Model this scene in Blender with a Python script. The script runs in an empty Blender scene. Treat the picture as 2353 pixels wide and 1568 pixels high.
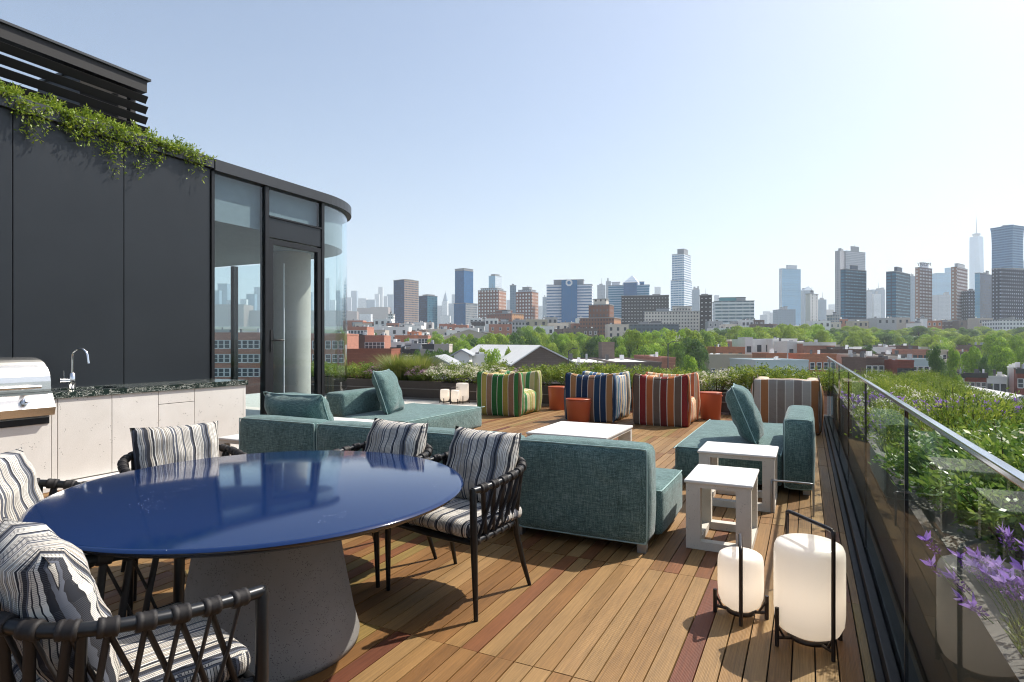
import bpy, bmesh, math, random
import numpy as np
from mathutils import Vector, Matrix
sc = bpy.context.scene
COL = sc.collection
R = math.radians
rnd = random.Random(7)
# ---------------------------------------------------------------- frame of the place
TH = R(26.2); CT, ST = math.cos(TH), math.sin(TH)
FPX, HY, CX, EYE = 1375.6, 790.0, 1176.5, 1.4      # survey constants used to place things on the map
def cw(r, d, z=0.0):                                 # metres to the right / ahead of the survey point -> world
    return Vector((r*CT - d*ST, r*ST + d*CT, z))
def ground(d):                                       # the hillside behind the roof terrace
    if d <= 120: return -16.0
    if d <= 400: return -16.0 + (d-120)*26.0/280.0
    return 10.0 + (min(d,2500)-400)*0.0305
def zz(y, d): return EYE - (y-HY)/FPX*d
def rr(x, d): return (x-CX)/FPX*d
# ---------------------------------------------------------------- objects
def link(o, parent=None):
    COL.objects.link(o)
    if parent is not None: o.parent = parent
    return o
def tag(o, label=None, cat=None, group=None, kind=None):
    if label: o['label'] = label
    if cat: o['category'] = cat
    if group: o['group'] = group
    if kind: o['kind'] = kind
    return o
def thing(name, label, cat, loc=(0,0,0), rz=0.0, group=None):
    o = bpy.data.objects.new(name, None); o.empty_display_size = 0.1
    o.location = loc; o.rotation_euler = (0,0,rz)
    link(o); return tag(o, label, cat, group)
def copy_tree(o, parent=None):
    c = o.copy(); COL.objects.link(c)
    c.parent = parent
    for ch in list(o.children): copy_tree(ch, c)
    return c
def dup(o, label, loc, rz, group=None, scale=None):
    c = copy_tree(o); c.location = loc; c.rotation_euler = (0,0,rz); c['label'] = label
    if group: c['group'] = group
    if scale: c.scale = scale
    return c
def np_mesh(name, V, Q, mats=(), tone=None, midx=None, smooth=False):
    me = bpy.data.meshes.new(name)
    V = np.asarray(V, dtype=np.float32); Q = np.asarray(Q, dtype=np.int32); k = Q.shape[1]
    me.vertices.add(len(V)); me.vertices.foreach_set('co', V.ravel())
    me.loops.add(Q.size); me.loops.foreach_set('vertex_index', Q.ravel())
    me.polygons.add(len(Q))
    me.polygons.foreach_set('loop_start', np.arange(0, Q.size, k, dtype=np.int32))
    if midx is not None: me.polygons.foreach_set('material_index', np.asarray(midx, dtype=np.int32))
    me.polygons.foreach_set('use_smooth', np.full(len(Q), smooth))
    for m in mats: me.materials.append(m)
    if tone is not None:
        a = me.attributes.new('tone', 'FLOAT', 'FACE'); a.data.foreach_set('value', np.asarray(tone, dtype=np.float32))
    me.update(calc_edges=True); return me
class MB:
    def __init__(s): s.v=[]; s.f=[]; s.m=[]; s.sm=[]; s.t=[]; s.uv={}
    def add(s, v, f, m=0, sm=False, t=0.0):
        b=len(s.v); s.v += [tuple(p) for p in v]
        for q in f: s.f.append(tuple(i+b for i in q)); s.m.append(m); s.sm.append(sm); s.t.append(t)
        return s
    def box(s, x0,x1,y0,y1,z0,z1, m=0, t=0.0, M=None, skip=()):
        v=[(x0,y0,z0),(x1,y0,z0),(x1,y1,z0),(x0,y1,z0),(x0,y0,z1),(x1,y0,z1),(x1,y1,z1),(x0,y1,z1)]
        if M is not None: v=[M@Vector(p) for p in v]
        F={'b':(0,3,2,1),'t':(4,5,6,7),'f':(0,1,5,4),'r':(1,2,6,5),'k':(2,3,7,6),'l':(3,0,4,7)}
        return s.add(v,[q for k,q in F.items() if k not in skip],m,False,t)
    def prism(s, poly, z0, z1, m=0, mtop=None, cap=True, sm=False):
        n=len(poly); v=[(p[0],p[1],z0) for p in poly]+[(p[0],p[1],z1) for p in poly]
        s.add(v,[(i,(i+1)%n,n+(i+1)%n,n+i) for i in range(n)],m,sm)
        if cap:
            s.add(v,[tuple(range(n,2*n))], m if mtop is None else mtop)
            s.add(v,[tuple(range(n-1,-1,-1))],m)
        return s
    def tube(s, path, r, n=8, m=0, caps=True, closed=False, sm=True, flat=1.0):
        P=[Vector(p) for p in path]; k=len(P)
        rad = r if isinstance(r,(list,tuple)) else [r]*k
        up=Vector((0,0,1)); v=[]; prev=None
        for i,p in enumerate(P):
            a=P[i-1] if (i>0 or closed) else p; b=P[(i+1)%k] if (i<k-1 or closed) else p
            d=(b-a)
            d = d.normalized() if d.length>1e-9 else up
            if prev is None:
                sd=d.cross(up)
                if sd.length<1e-3: sd=d.cross(Vector((1,0,0)))
            else: sd=prev-d*prev.dot(d)
            sd.normalize(); prev=sd; w=d.cross(sd)
            for j in range(n):
                A=2*math.pi*j/n
                v.append(p+(sd*math.cos(A)+w*math.sin(A)*flat)*rad[i])
        f=[]; kk=k if closed else k-1
        for i in range(kk):
            for j in range(n):
                a=i*n+j; b=i*n+(j+1)%n; c=((i+1)%k)*n+(j+1)%n; e=((i+1)%k)*n+j
                f.append((a,e,c,b))
        s.add(v,f,m,sm)
        if caps and not closed:
            s.add(v[:n],[tuple(range(n))],m); s.add(v[-n:],[tuple(range(n-1,-1,-1))],m)
        return s
    def lathe(s, prof, n=32, c=(0,0), m=0, sm=True, a0=0, a1=2*math.pi):
        full=abs(a1-a0-2*math.pi)<1e-6; k=len(prof); cols=n if full else n+1; v=[]
        for i in range(cols):
            A=a0+(a1-a0)*i/n
            for (r,z) in prof: v.append((c[0]+r*math.cos(A), c[1]+r*math.sin(A), z))
        f=[]
        for i in range(n):
            j=(i+1)%cols
            for q in range(k-1): f.append((i*k+q, j*k+q, j*k+q+1, i*k+q+1))
        return s.add(v,f,m,sm)
    def build(s, name, mats, parent=None, uv=True, tone=False, bevel=0.0, me_only=False, weld=False, uvv=None):
        me=bpy.data.meshes.new(name); me.from_pydata(s.v,[],s.f)
        for m in (mats if isinstance(mats,(list,tuple)) else [mats]): me.materials.append(m)
        me.polygons.foreach_set('material_index',s.m); me.polygons.foreach_set('use_smooth',s.sm)
        if tone:
            a=me.attributes.new('tone','FLOAT','FACE'); a.data.foreach_set('value',s.t)
        if weld or bevel:
            bm=bmesh.new(); bm.from_mesh(me); bmesh.ops.remove_doubles(bm, verts=bm.verts, dist=1e-5)
            if bevel:
                eds=[e for e in bm.edges if len(e.link_faces)==2 and e.calc_face_angle(0)>0.5]
                bmesh.ops.bevel(bm, geom=eds, offset=bevel, segments=2, profile=0.6, affect='EDGES')
                for f in bm.faces: f.smooth=False
            bmesh.ops.recalc_face_normals(bm, faces=bm.faces)
            bm.to_mesh(me); bm.free()
        me.update()
        if uvv is not None:
            li=np.empty(len(me.loops),dtype=np.int32); me.loops.foreach_get('vertex_index',li)
            me.uv_layers.new(name='UVMap').data.foreach_set('uv',np.array(uvv,dtype=np.float32)[li].ravel())
        elif uv: box_uv(me)
        if me_only: return me
        return link(bpy.data.objects.new(name, me), parent)
def box_uv(me):
    uvl=me.uv_layers.new(name='UVMap')
    n=len(me.loops)
    if not n: return
    li=np.empty(n,dtype=np.int32); me.loops.foreach_get('vertex_index',li)
    co=np.empty(len(me.vertices)*3,dtype=np.float32); me.vertices.foreach_get('co',co); co=co.reshape(-1,3)
    fn=np.empty(len(me.polygons)*3,dtype=np.float32); me.polygons.foreach_get('normal',fn); fn=fn.reshape(-1,3)
    lt=np.empty(len(me.polygons),dtype=np.int32); me.polygons.foreach_get('loop_total',lt)
    N=np.repeat(np.abs(fn),lt,axis=0); P=co[li]
    uv=np.where((N[:,2]>N[:,0])[:,None]&(N[:,2]>N[:,1])[:,None], P[:,[0,1]], np.where((N[:,0]>N[:,1])[:,None], P[:,[1,2]], P[:,[0,2]]))
    uvl.data.foreach_set('uv', uv.astype(np.float32).ravel())
def put(name, me, parent=None, loc=None, rot=None):
    o=bpy.data.objects.new(name, me); link(o,parent)
    if loc is not None: o.location=loc
    if rot is not None: o.rotation_euler=rot
    return o
def rbox(hx,hy,hz,r,puff=0.0,nin=5,saddle=0.0,wob=0.0,seed=0):
    """rounded, slightly stuffed block centred at the origin -> (verts, faces)"""
    H=(hx,hy,hz); rg=random.Random(seed)
    def ax(h):
        i=h-r
        return [-h,-h+.3*r]+[-i+2*i*k/nin for k in range(nin+1)]+[h-.3*r,h]
    A=[ax(h) for h in H]; V={}; vs=[]; fs=[]
    ph=[rg.uniform(0,6) for _ in range(6)]
    def pt(p):
        q=[max(-(H[i]-r),min(H[i]-r,p[i])) for i in range(3)]
        d=Vector([p[i]-q[i] for i in range(3)]); d.normalize()
        o=Vector(q)+d*r
        u=[p[i]/H[i] for i in range(3)]
        if puff:
            for i in range(3):
                a,b=[j for j in range(3) if j!=i]
                o[i]+=math.copysign(1,u[i])*puff*max(0,abs(u[i])-.55)/.45*(1-u[a]**2)*(1-u[b]**2) if abs(u[i])>.55 else 0
        if saddle and u[2]>0: o[2]+=saddle*u[2]*((abs(u[0])**2)-.35)
        if wob:
            o+=Vector((math.sin(9*p[1]+7*p[2]+ph[0])+math.sin(17*p[2]+ph[1]), math.sin(8*p[0]+9*p[2]+ph[2])+math.sin(15*p[0]+ph[3]), math.sin(9*p[0]+8*p[1]+ph[4])+math.sin(19*p[1]+ph[5])))*wob
        return o
    def vid(p):
        k=tuple(round(c,5) for c in p)
        if k not in V: V[k]=len(vs); vs.append(pt(p))
        return V[k]
    for i in range(3):
        a,b=(i+1)%3,(i+2)%3
        for sgn in (-1,1):
            for ia in range(len(A[a])-1):
                for ib in range(len(A[b])-1):
                    q=[]
                    for (ja,jb) in ((ia,ib),(ia+1,ib),(ia+1,ib+1),(ia,ib+1)):
                        p=[0,0,0]; p[i]=sgn*H[i]; p[a]=A[a][ja]; p[b]=A[b][jb]; q.append(vid(p))
                    fs.append(tuple(q if sgn>0 else q[::-1]))
    return vs,fs
def pillow(w,h,t,n=14,seed=0,wr=0.006):
    """scatter cushion in the XZ plane, thickness along Y"""
    rg=random.Random(seed); ph=[rg.uniform(0,6) for _ in range(6)]; V={}; vs=[]; fs=[]
    def P(i,j,s):
        u=-1+2*i/n; v=-1+2*j/n; edge=i in(0,n) or j in(0,n)
        k=(i,j,0 if edge else s)
        if k not in V:
            th=t/2*((1-abs(u)**3.2)*(1-abs(v)**3.2))**0.42
            x=w/2*u*(1-.05*(1-v*v)); z=h/2*v*(1-.05*(1-u*u))
            wv=wr*(math.sin(7*u+ph[0]+3*v)+math.sin(5*v*2+ph[1]+4*u*s))
            y=s*th+(0 if edge else wv*s)
            if edge: y+=wr*.8*math.sin(11*u+9*v+ph[2])
            V[k]=len(vs); vs.append(Vector((x,y,z)))
        return V[k]
    for i in range(n):
        for j in range(n):
            fs.append((P(i,j,-1),P(i+1,j,-1),P(i+1,j+1,-1),P(i,j+1,-1)))
            fs.append((P(i,j,1),P(i,j+1,1),P(i+1,j+1,1),P(i+1,j,1)))
    return vs,fs
def spline(pts, n=6, closed=False):
    P=[Vector(p) for p in pts]; out=[]; k=len(P)
    for i in range(k if closed else k-1):
        a=P[(i-1)%k] if (closed or i>0) else P[i]; b=P[i]; c=P[(i+1)%k]; d=P[(i+2)%k] if (closed or i+2<k) else c
        for j in range(n):
            t=j/n; out.append(.5*((2*b)+(c-a)*t+(2*a-5*b+4*c-d)*t*t+(3*b-a-3*c+d)*t**3))
    if not closed: out.append(P[-1])
    return out
# ---------------------------------------------------------------- materials
class NT:
    def __init__(s,name):
        s.m=bpy.data.materials.new(name); s.m.use_nodes=True; s.t=s.m.node_tree; s.n=s.t.nodes
        s.b=s.n['Principled BSDF']; s.out=s.n['Material Output']
    def new(s,k,**kw):
        x=s.n.new(k)
        for a,b in kw.items(): setattr(x,a,b)
        return x
    def L(s,a,b): s.t.links.new(a,b)
    def val(s,sock,v):
        if hasattr(v,'node'): s.L(v,sock)
        else: sock.default_value=c4(v) if isinstance(v,tuple) and len(v)==3 and sock.type=='RGBA' else v
    def math(s,op,a,b=0.0,c=None):
        x=s.new('ShaderNodeMath',operation=op); s.val(x.inputs[0],a); s.val(x.inputs[1],b)
        if c is not None: s.val(x.inputs[2],c)
        return x.outputs[0]
    def mix(s,f,a,b):
        x=s.new('ShaderNodeMix',data_type='RGBA'); s.val(x.inputs[0],f); s.val(x.inputs[6],a); s.val(x.inputs[7],b); return x.outputs[2]
    def noise(s,scale,vec=None,detail=3.0,rough=.55,dist=0.0):
        x=s.new('ShaderNodeTexNoise'); x.inputs['Scale'].default_value=scale; x.inputs['Detail'].default_value=detail; x.inputs['Roughness'].default_value=rough; x.inputs['Distortion'].default_value=dist
        if vec is not None: s.L(vec,x.inputs['Vector'])
        return x.outputs['Fac']
    def ramp(s,f,stops,mode='LINEAR'):
        x=s.new('ShaderNodeValToRGB'); x.color_ramp.interpolation=mode; e=x.color_ramp.elements
        e.remove(e[1]); e[0].position=stops[0][0]; e[0].color=c4(stops[0][1])
        for p,c in stops[1:]: q=e.new(p); q.color=c4(c)
        s.L(f,x.inputs[0]); return x.outputs[0]
    def obj(s): return s.new('ShaderNodeTexCoord').outputs['Object']
    def uvc(s): return s.new('ShaderNodeTexCoord').outputs['UV']
    def scale(s,vec,v):
        x=s.new('ShaderNodeMapping'); x.inputs['Scale'].default_value=v; s.L(vec,x.inputs['Vector']); return x.outputs[0]
    def sep(s,vec):
        x=s.new('ShaderNodeSeparateXYZ'); s.L(vec,x.inputs[0]); return x.outputs
    def white(s,a,b=0.0):
        cb=s.new('ShaderNodeCombineXYZ'); s.val(cb.inputs[0],a); s.val(cb.inputs[1],b)
        x=s.new('ShaderNodeTexWhiteNoise',noise_dimensions='3D'); s.L(cb.outputs[0],x.inputs['Vector']); return x.outputs['Value']
    def bump(s,h,st=.3,dist=.01):
        x=s.new('ShaderNodeBump'); x.inputs['Strength'].default_value=st; x.inputs['Distance'].default_value=dist; s.L(h,x.inputs['Height']); s.L(x.outputs[0],s.b.inputs['Normal'])
    def set(s,col=None,rough=None,metal=None,spec=None,coat=None):
        if col is not None: s.val(s.b.inputs['Base Color'], c4(col) if isinstance(col,(tuple,list)) else col)
        if rough is not None: s.val(s.b.inputs['Roughness'],rough)
        if metal is not None: s.val(s.b.inputs['Metallic'],metal)
        if spec is not None: s.val(s.b.inputs['Specular IOR Level'],spec)
        if coat is not None: s.b.inputs['Coat Weight'].default_value=coat; s.b.inputs['Coat Roughness'].default_value=.02
        return s.m
def c4(c): return (c[0],c[1],c[2],1.0)
def mul(c,k): return (c[0]*k,c[1]*k,c[2]*k)
def attr(N,name='tone'):
    x=N.new('ShaderNodeAttribute',attribute_name=name); return x.outputs['Fac']
def m_plain(name,col,rough=.5,metal=0.0,var=.15,scale=8.0,bump=0.0,spec=.5):
    N=NT(name); f=N.noise(scale,N.obj(),5.0)
    N.set(N.mix(f,mul(col,1-var),mul(col,1+var)),rough,metal,spec)
    if bump: N.bump(N.noise(scale*9,N.obj(),4.0),bump,.004)
    return N.m
def m_leaf(name,stops,rough=.5,trans=.3,spec=.35):
    N=NT(name); c=N.ramp(attr(N),stops); N.set(c,rough,0,spec)
    tr=N.new('ShaderNodeBsdfTranslucent'); hs=N.new('ShaderNodeHueSaturation'); hs.inputs['Value'].default_value=1.5; hs.inputs['Hue'].default_value=.485
    N.L(c,hs.inputs['Color']); N.L(hs.outputs[0],tr.inputs[0])
    mx=N.new('ShaderNodeMixShader'); mx.inputs[0].default_value=trans; N.L(N.b.outputs[0],mx.inputs[1]); N.L(tr.outputs[0],mx.inputs[2]); N.L(mx.outputs[0],N.out.inputs[0])
    return N.m
def m_glass(name,tint=(.9,.96,.96),ior=1.5,refl=1.0):
    N=NT(name); N.n.remove(N.b)
    g=N.new('ShaderNodeBsdfGlossy'); g.inputs['Roughness'].default_value=0.0; g.inputs['Color'].default_value=(.95,.97,1,1)
    t=N.new('ShaderNodeBsdfTransparent'); t.inputs[0].default_value=c4(tint)
    fr=N.new('ShaderNodeFresnel'); fr.inputs[0].default_value=ior; ge=N.new('ShaderNodeNewGeometry')
    mx=N.new('ShaderNodeMixShader'); N.L(N.math('MULTIPLY',N.math('MULTIPLY',fr.outputs[0],refl),N.math('SUBTRACT',1.0,ge.outputs['Backfacing'])),mx.inputs[0]); N.L(t.outputs[0],mx.inputs[1]); N.L(g.outputs[0],mx.inputs[2]); N.L(mx.outputs[0],N.out.inputs[0])
    return N.m
def m_grid(name,wall,glass,pu,pv,fu,fv,rough=.3,var=.5,wallvar=.08,gmetal=0.0):
    """facade: windows of fu x fv of each pu x pv bay, laid out in metres"""
    N=NT(name); u,v,_=N.sep(N.uvc())
    pu=pu*.62 if pu<20 else pu; pv=pv*.66 if pv<20 else pv
    U=N.math('DIVIDE',u,pu); V=N.math('DIVIDE',v,pv)
    a=N.math('LESS_THAN',N.math('ABSOLUTE',N.math('SUBTRACT',N.math('FRACT',U),.5)),fu/2)
    b=N.math('LESS_THAN',N.math('ABSOLUTE',N.math('SUBTRACT',N.math('FRACT',V),.5)),fv/2)
    k=N.math('MULTIPLY',a,b)
    w=N.white(N.math('FLOOR',U),N.math('FLOOR',V))
    lo=N.noise(.045,N.scale(N.uvc(),(1,.6,1)),4.0,.6,1.5); w=N.math('ADD',N.math('MULTIPLY',w,.55),N.math('MULTIPLY',N.math('SUBTRACT',lo,.27),1.0))  # broad patches paint uneven reflections into the window colour
    gl=N.mix(w,mul(glass,1-var),mul(glass,1+var))
    wl=N.mix(N.noise(.08,N.uvc(),4.0),mul(wall,1-wallvar),mul(wall,1+wallvar))
    N.set(N.mix(k,wl,gl),N.math('SUBTRACT',.75,N.math('MULTIPLY',k,.75-rough)),spec=.22)
    return N.m
def m_fabric(name,col,sc_=260.0):
    N=NT(name); o=N.obj()
    a=N.noise(1.0,N.scale(o,(sc_,18,sc_)),3.0); b=N.noise(1.0,N.scale(o,(18,sc_,sc_*.8)),3.0); e=N.noise(1.0,N.scale(o,(sc_,sc_,14)),3.0)
    f=N.math('DIVIDE',N.math('ADD',N.math('ADD',a,b),e),3.0)
    big=N.noise(5.0,o,5.0)
    ff=N.math('ADD',N.math('MULTIPLY',N.math('SUBTRACT',f,.5),4.6),N.math('ADD',.42,N.math('MULTIPLY',N.math('SUBTRACT',big,.5),.5)))
    c=N.ramp(ff,[(0.1,mul(col,.45)),(.5,col),(.95,(col[0]*2.0+.02,col[1]*1.6+.02,col[2]*1.6+.02))])
    N.set(c,.92,0,.15); N.bump(N.math('ADD',f,N.math('MULTIPLY',N.noise(5.5,o,4.0,.5,1.2),7.0)),.5,.0045); N.b.inputs['Sheen Weight'].default_value=.25
    return N.m
def m_stripes(name,cols,width,line=(.75,.7,.6),lw=.095,off=0.0,pale=None):
    """awning stripes across u (metres): one colour per stripe, a thin cream line between"""
    N=NT(name); u,v,_=N.sep(N.uvc())
    U=N.math('ADD',N.math('DIVIDE',u,width),off+100*len(cols)); n=len(cols)
    idx=N.math('DIVIDE',N.math('ADD',N.math('FLOOR',N.math('MODULO',U,float(n))),.5),float(n))
    c=N.ramp(idx,[(i/n,cc) for i,cc in enumerate(cols)],'CONSTANT')
    k=N.math('LESS_THAN',N.math('FRACT',U),lw)
    c=N.mix(k,c,c4(line))
    wv=N.noise(700.0,N.obj(),2.0)
    N.set(N.mix(N.math('MULTIPLY',wv,.35),c,(.02,.02,.02,1)),.85,0,.2)
    N.bump(N.noise(14.0,N.obj(),3.0),.35,.03)
    return N.m
def m_ticking(name):
    """irregular cream / charcoal / grey woven stripes"""
    N=NT(name); uv=N.uvc(); u,v,_=N.sep(uv)
    U=N.math('ADD',N.math('MULTIPLY',u,112.0),N.math('MULTIPLY',N.noise(6.0,uv,3.0),2.4))
    U=N.math('ADD',U,200.0)
    w=N.white(N.math('FLOOR',U))
    c=N.ramp(w,[(0,(.62,.58,.51)),(.34,(.72,.69,.63)),(.56,(.035,.037,.045)),(.68,(.30,.30,.31)),(.80,(.46,.41,.34)),(.90,(.13,.14,.17))],'CONSTANT')
    edge=N.math('LESS_THAN',N.math('FRACT',U),.24)
    c=N.mix(edge,c,(.035,.035,.04,1))
    dots=N.math('MULTIPLY',N.math('GREATER_THAN',N.math('FRACT',N.math('MULTIPLY',v,210.0)),.62),N.math('GREATER_THAN',N.noise(9.0,uv,2.0),.47))
    c=N.mix(N.math('MULTIPLY',dots,.55),c,(.10,.10,.11,1))
    N.set(c,.95,0,.1); N.bump(N.noise(500.0,uv,2.0),.3,.002)
    return N.m
M={}
def mk():
    # deck boards
    N=NT('hardwood decking'); o=N.obj(); t=attr(N)
    c=N.ramp(t,[(0,(0.315,0.146,0.04)),(0.12,(0.385,0.193,0.059)),(0.26,(0.444,0.243,0.081)),(0.4,(0.494,0.283,0.107)),(0.52,(0.345,0.162,0.046)),(0.64,(0.424,0.231,0.077)),(0.74,(0.473,0.275,0.102)),(0.84,(0.394,0.26,0.072)),(0.89,(0.226,0.068,0.028)),(0.95,(0.305,0.112,0.036)),(1,(0.415,0.226,0.072))],'CONSTANT')
    g=N.noise(1.0,N.scale(o,(130,3.2,130)),5.0,.65); g2=N.noise(1.0,N.scale(o,(9,1.1,9)),4.0)
    sh=N.math('ADD',N.math('MULTIPLY',g,.9),N.math('MULTIPLY',g2,.5))
    vm=N.new('ShaderNodeVectorMath',operation='SCALE'); N.L(c,vm.inputs[0]); N.L(N.math('ADD',N.math('MULTIPLY',sh,.80),N.math('MULTIPLY',N.math('SUBTRACT',N.noise(1.6,o,5.0,.7),.5),.30)),vm.inputs['Scale'])
    N.set(vm.outputs[0],N.math('ADD',.42,N.math('MULTIPLY',g2,.3)),0,.4)
    wv=N.new('ShaderNodeTexWave',bands_direction='X'); wv.inputs['Scale'].default_value=55; wv.inputs['Distortion'].default_value=.4; N.L(o,wv.inputs['Vector'])
    N.bump(N.math('ADD',N.math('MULTIPLY',wv.outputs['Fac'],.6),g),.35,.003); M['deck']=N.m
    M['void']=m_plain('dark void',(.012,.011,.010),.9)
    # pale pavers
    M['paver']=m_plain('pale stone paving',(.62,.58,.52),.8,var=.10,scale=3)
    # dark cladding
    N=NT('charcoal metal cladding'); o=N.obj(); f=N.noise(1.3,o,5.0,.6); f2=N.noise(30.0,N.scale(o,(1,1,.15)),3.0)
    N.set(N.mix(f,(.015,.019,.024,1),(.028,.033,.039,1)),N.math('ADD',.24,N.math('MULTIPLY',f2,.26)),.3,.5); M['clad']=N.m
    M['frame']=m_plain('dark bronze window frame',(.020,.021,.024),.38,.4)
    M['louvre']=m_plain('black louvre blade',(.012,.011,.011),.5,.2)
    M['coping']=m_plain('charcoal coping',(.05,.054,.06),.42,.4)
    M['ceil']=m_plain('painted soffit',(.20,.25,.28),.7)
    M['floor_in']=m_plain('dark interior floor',(.05,.045,.04),.3)
    M['glass']=m_glass('clear window glass',(.92,.965,.97),1.5,1.15)
    M['rglass']=m_glass('balustrade glass',(.93,.965,.945),1.5,.30)
    # concrete
    def conc(name,a,b,pit,sc_=2.2,pd=(.22,.60)):
        N=NT(name); o=N.obj(); f=N.noise(sc_,o,6.0,.62,.6); vo=N.new('ShaderNodeTexVoronoi'); vo.inputs['Scale'].default_value=pit; N.L(o,vo.inputs['Vector'])
        k=N.math('MULTIPLY',N.math('LESS_THAN',vo.outputs['Distance'],pd[0]),N.math('GREATER_THAN',N.noise(pit*.18,o,3.0),pd[1]))
        fine=N.noise(pit*2.5,o,3.0)
        c=N.mix(f,c4(a),c4(b)); c=N.mix(N.math('MULTIPLY',fine,.35),c,c4(mul(a,.55))); c=N.mix(k,c,c4(mul(a,.35)))
        N.set(c,.8,0,.3); N.bump(N.math('SUBTRACT',fine,k),.3,.003); return N.m
    M['conc_pale']=conc('pale concrete panel',(.62,.585,.53),(.90,.88,.84),55,1.7)
    M['conc_table']=conc('speckled concrete frame',(.58,.54,.47),(.78,.73,.65),120,4)
    M['conc_dark']=conc('dark pitted concrete',(.20,.193,.183),(.31,.30,.285),130,4,(.24,.50))
    M['conc_col']=conc('cast concrete column',(.46,.43,.385),(.62,.585,.53),60,3)
    M['white_top']=m_plain('white stone top',(.74,.72,.68),.5,0,.06,9)
    N=NT('green black marble'); o=N.obj()
    w=N.noise(3.0,o,5.0,.6); vo=N.new('ShaderNodeTexVoronoi',feature='DISTANCE_TO_EDGE'); vo.inputs['Scale'].default_value=22
    vm=N.new('ShaderNodeVectorMath',operation='ADD'); sv=N.scale(o,(1,.55,1.4)); N.L(sv,vm.inputs[0])
    cb=N.new('ShaderNodeCombineXYZ'); N.L(w,cb.inputs[0]); N.L(w,cb.inputs[1]); N.L(cb.outputs[0],vm.inputs[1]); N.L(vm.outputs[0],vo.inputs['Vector'])
    k=N.math('MULTIPLY',N.math('LESS_THAN',vo.outputs['Distance'],.035),N.math('GREATER_THAN',N.noise(11.0,o,3.0),.42))
    N.set(N.mix(k,N.mix(w,(.008,.014,.012,1),(.03,.05,.042,1)),(.55,.57,.52,1)),.08,0,.5); M['marble']=N.m
    M['steel']=m_plain('brushed stainless steel',(.72,.71,.68),.26,1.0,.05,20)
    M['chrome']=m_plain('satin chrome',(.75,.76,.78),.15,1.0,.03)
    M['black']=m_plain('black enamel',(.015,.015,.016),.35)
    # table
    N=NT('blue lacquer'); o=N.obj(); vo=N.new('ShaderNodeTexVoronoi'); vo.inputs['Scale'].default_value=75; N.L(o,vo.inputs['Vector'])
    k=N.math('MULTIPLY',N.math('LESS_THAN',vo.outputs['Distance'],.13),N.math('GREATER_THAN',N.noise(2.6,o,4.0,.7),.615))  # pale flecks: droplets and dust, with their sparkle painted into the colour
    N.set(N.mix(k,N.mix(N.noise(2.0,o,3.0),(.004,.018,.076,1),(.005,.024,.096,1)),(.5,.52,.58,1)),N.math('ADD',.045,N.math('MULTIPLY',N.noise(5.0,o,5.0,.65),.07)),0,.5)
    M['blue']=N.m
    M['rim']=m_plain('dark lacquer underside',(.010,.012,.02),.15)
    # chairs
    M['tube']=m_plain('dark bronze tube',(.024,.025,.027),.34,.55,.2,60)
    M['strap']=m_plain('dark leather cord',(.014,.011,.010),.6,0,.35,80,.3)
    M['tick']=m_ticking('striped woven upholstery')
    # sofa
    M['teal']=m_fabric('teal linen weave',(.105,.190,.180))
    M['teal2']=M['teal']
    M['pipe']=m_plain('teal piping',(.32,.46,.44),.8)
    M['foot']=m_plain('grey metal foot',(.35,.35,.35),.4,.8)
    cream=(.80,.76,.66)
    M['st_green']=m_stripes('green awning stripe',[(.035,.20,.04),(.42,.32,.07),(.33,.19,.11),(.05,.22,.06),(.50,.40,.10),(.36,.22,.13),(.03,.15,.04)],.118,cream)
    M['st_green2']=m_stripes('pale green awning stripe',[(.46,.37,.12),(.62,.50,.24),(.07,.26,.09),(.62,.52,.28),(.36,.38,.12)],.095,cream)
    M['st_blue']=m_stripes('navy awning stripe',[(.018,.040,.095),(.02,.05,.11),(.42,.22,.09),(.02,.05,.12),(.02,.06,.13),(.33,.17,.10)],.112,cream)
    M['st_blue2']=m_stripes('pale blue awning stripe',[(.09,.17,.33),(.58,.42,.22),(.08,.14,.30),(.12,.26,.34),(.62,.55,.40)],.075,cream,.22)
    M['st_red']=m_stripes('rust awning stripe',[(.22,.035,.028),(.52,.16,.045),(.17,.12,.09),(.28,.03,.03),(.50,.15,.05),(.18,.13,.10)],.118,cream)
    M['st_red2']=m_stripes('pale orange awning stripe',[(.70,.42,.22),(.62,.20,.09),(.74,.55,.35),(.66,.33,.14)],.07,cream,.16)
    M['st_beige']=m_stripes('beige awning stripe',[(.32,.27,.23),(.36,.32,.28),(.46,.20,.08),(.55,.50,.44),(.34,.28,.24),(.50,.46,.41)],.118,cream)
    M['st_beige2']=m_stripes('cream awning stripe',[(.72,.56,.38),(.80,.67,.50),(.66,.36,.18),(.78,.63,.46)],.10,cream)
    M['terra']=m_plain('terracotta lacquer',(.42,.085,.030),.35,0,.05)
    # lamps
    N=NT('opal lamp glass'); N.set((.88,.86,.83),.25,0,.45)
    tr=N.new('ShaderNodeBsdfTranslucent'); tr.inputs[0].default_value=(.92,.88,.82,1); mx=N.new('ShaderNodeMixShader'); mx.inputs[0].default_value=.42
    N.L(N.b.outputs[0],mx.inputs[1]); N.L(tr.outputs[0],mx.inputs[2]); N.L(mx.outputs[0],N.out.inputs[0]); M['opal']=N.m
    M['lampmetal']=m_plain('bronze strap metal',(.040,.030,.026),.4,.5)
    # planters
    M['planter']=m_plain('dark stained planter timber',(.045,.034,.028),.65,0,.3,14,.2)
    M['planter_rail']=m_plain('grey planter strip',(.16,.15,.14),.5,.4)
    M['soil']=m_plain('planting soil',(.06,.045,.032),.95,0,.4,30,.5)
    M['ledge']=m_plain('weathered grey ledge',(.20,.19,.175),.75,0,.25,6,.2)
    M['channel']=m_plain('black rail channel',(.006,.007,.009),.55,0,spec=.25)
    M['railcap']=m_plain('polished rail cap',(.55,.58,.62),.16,1.0)
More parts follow.
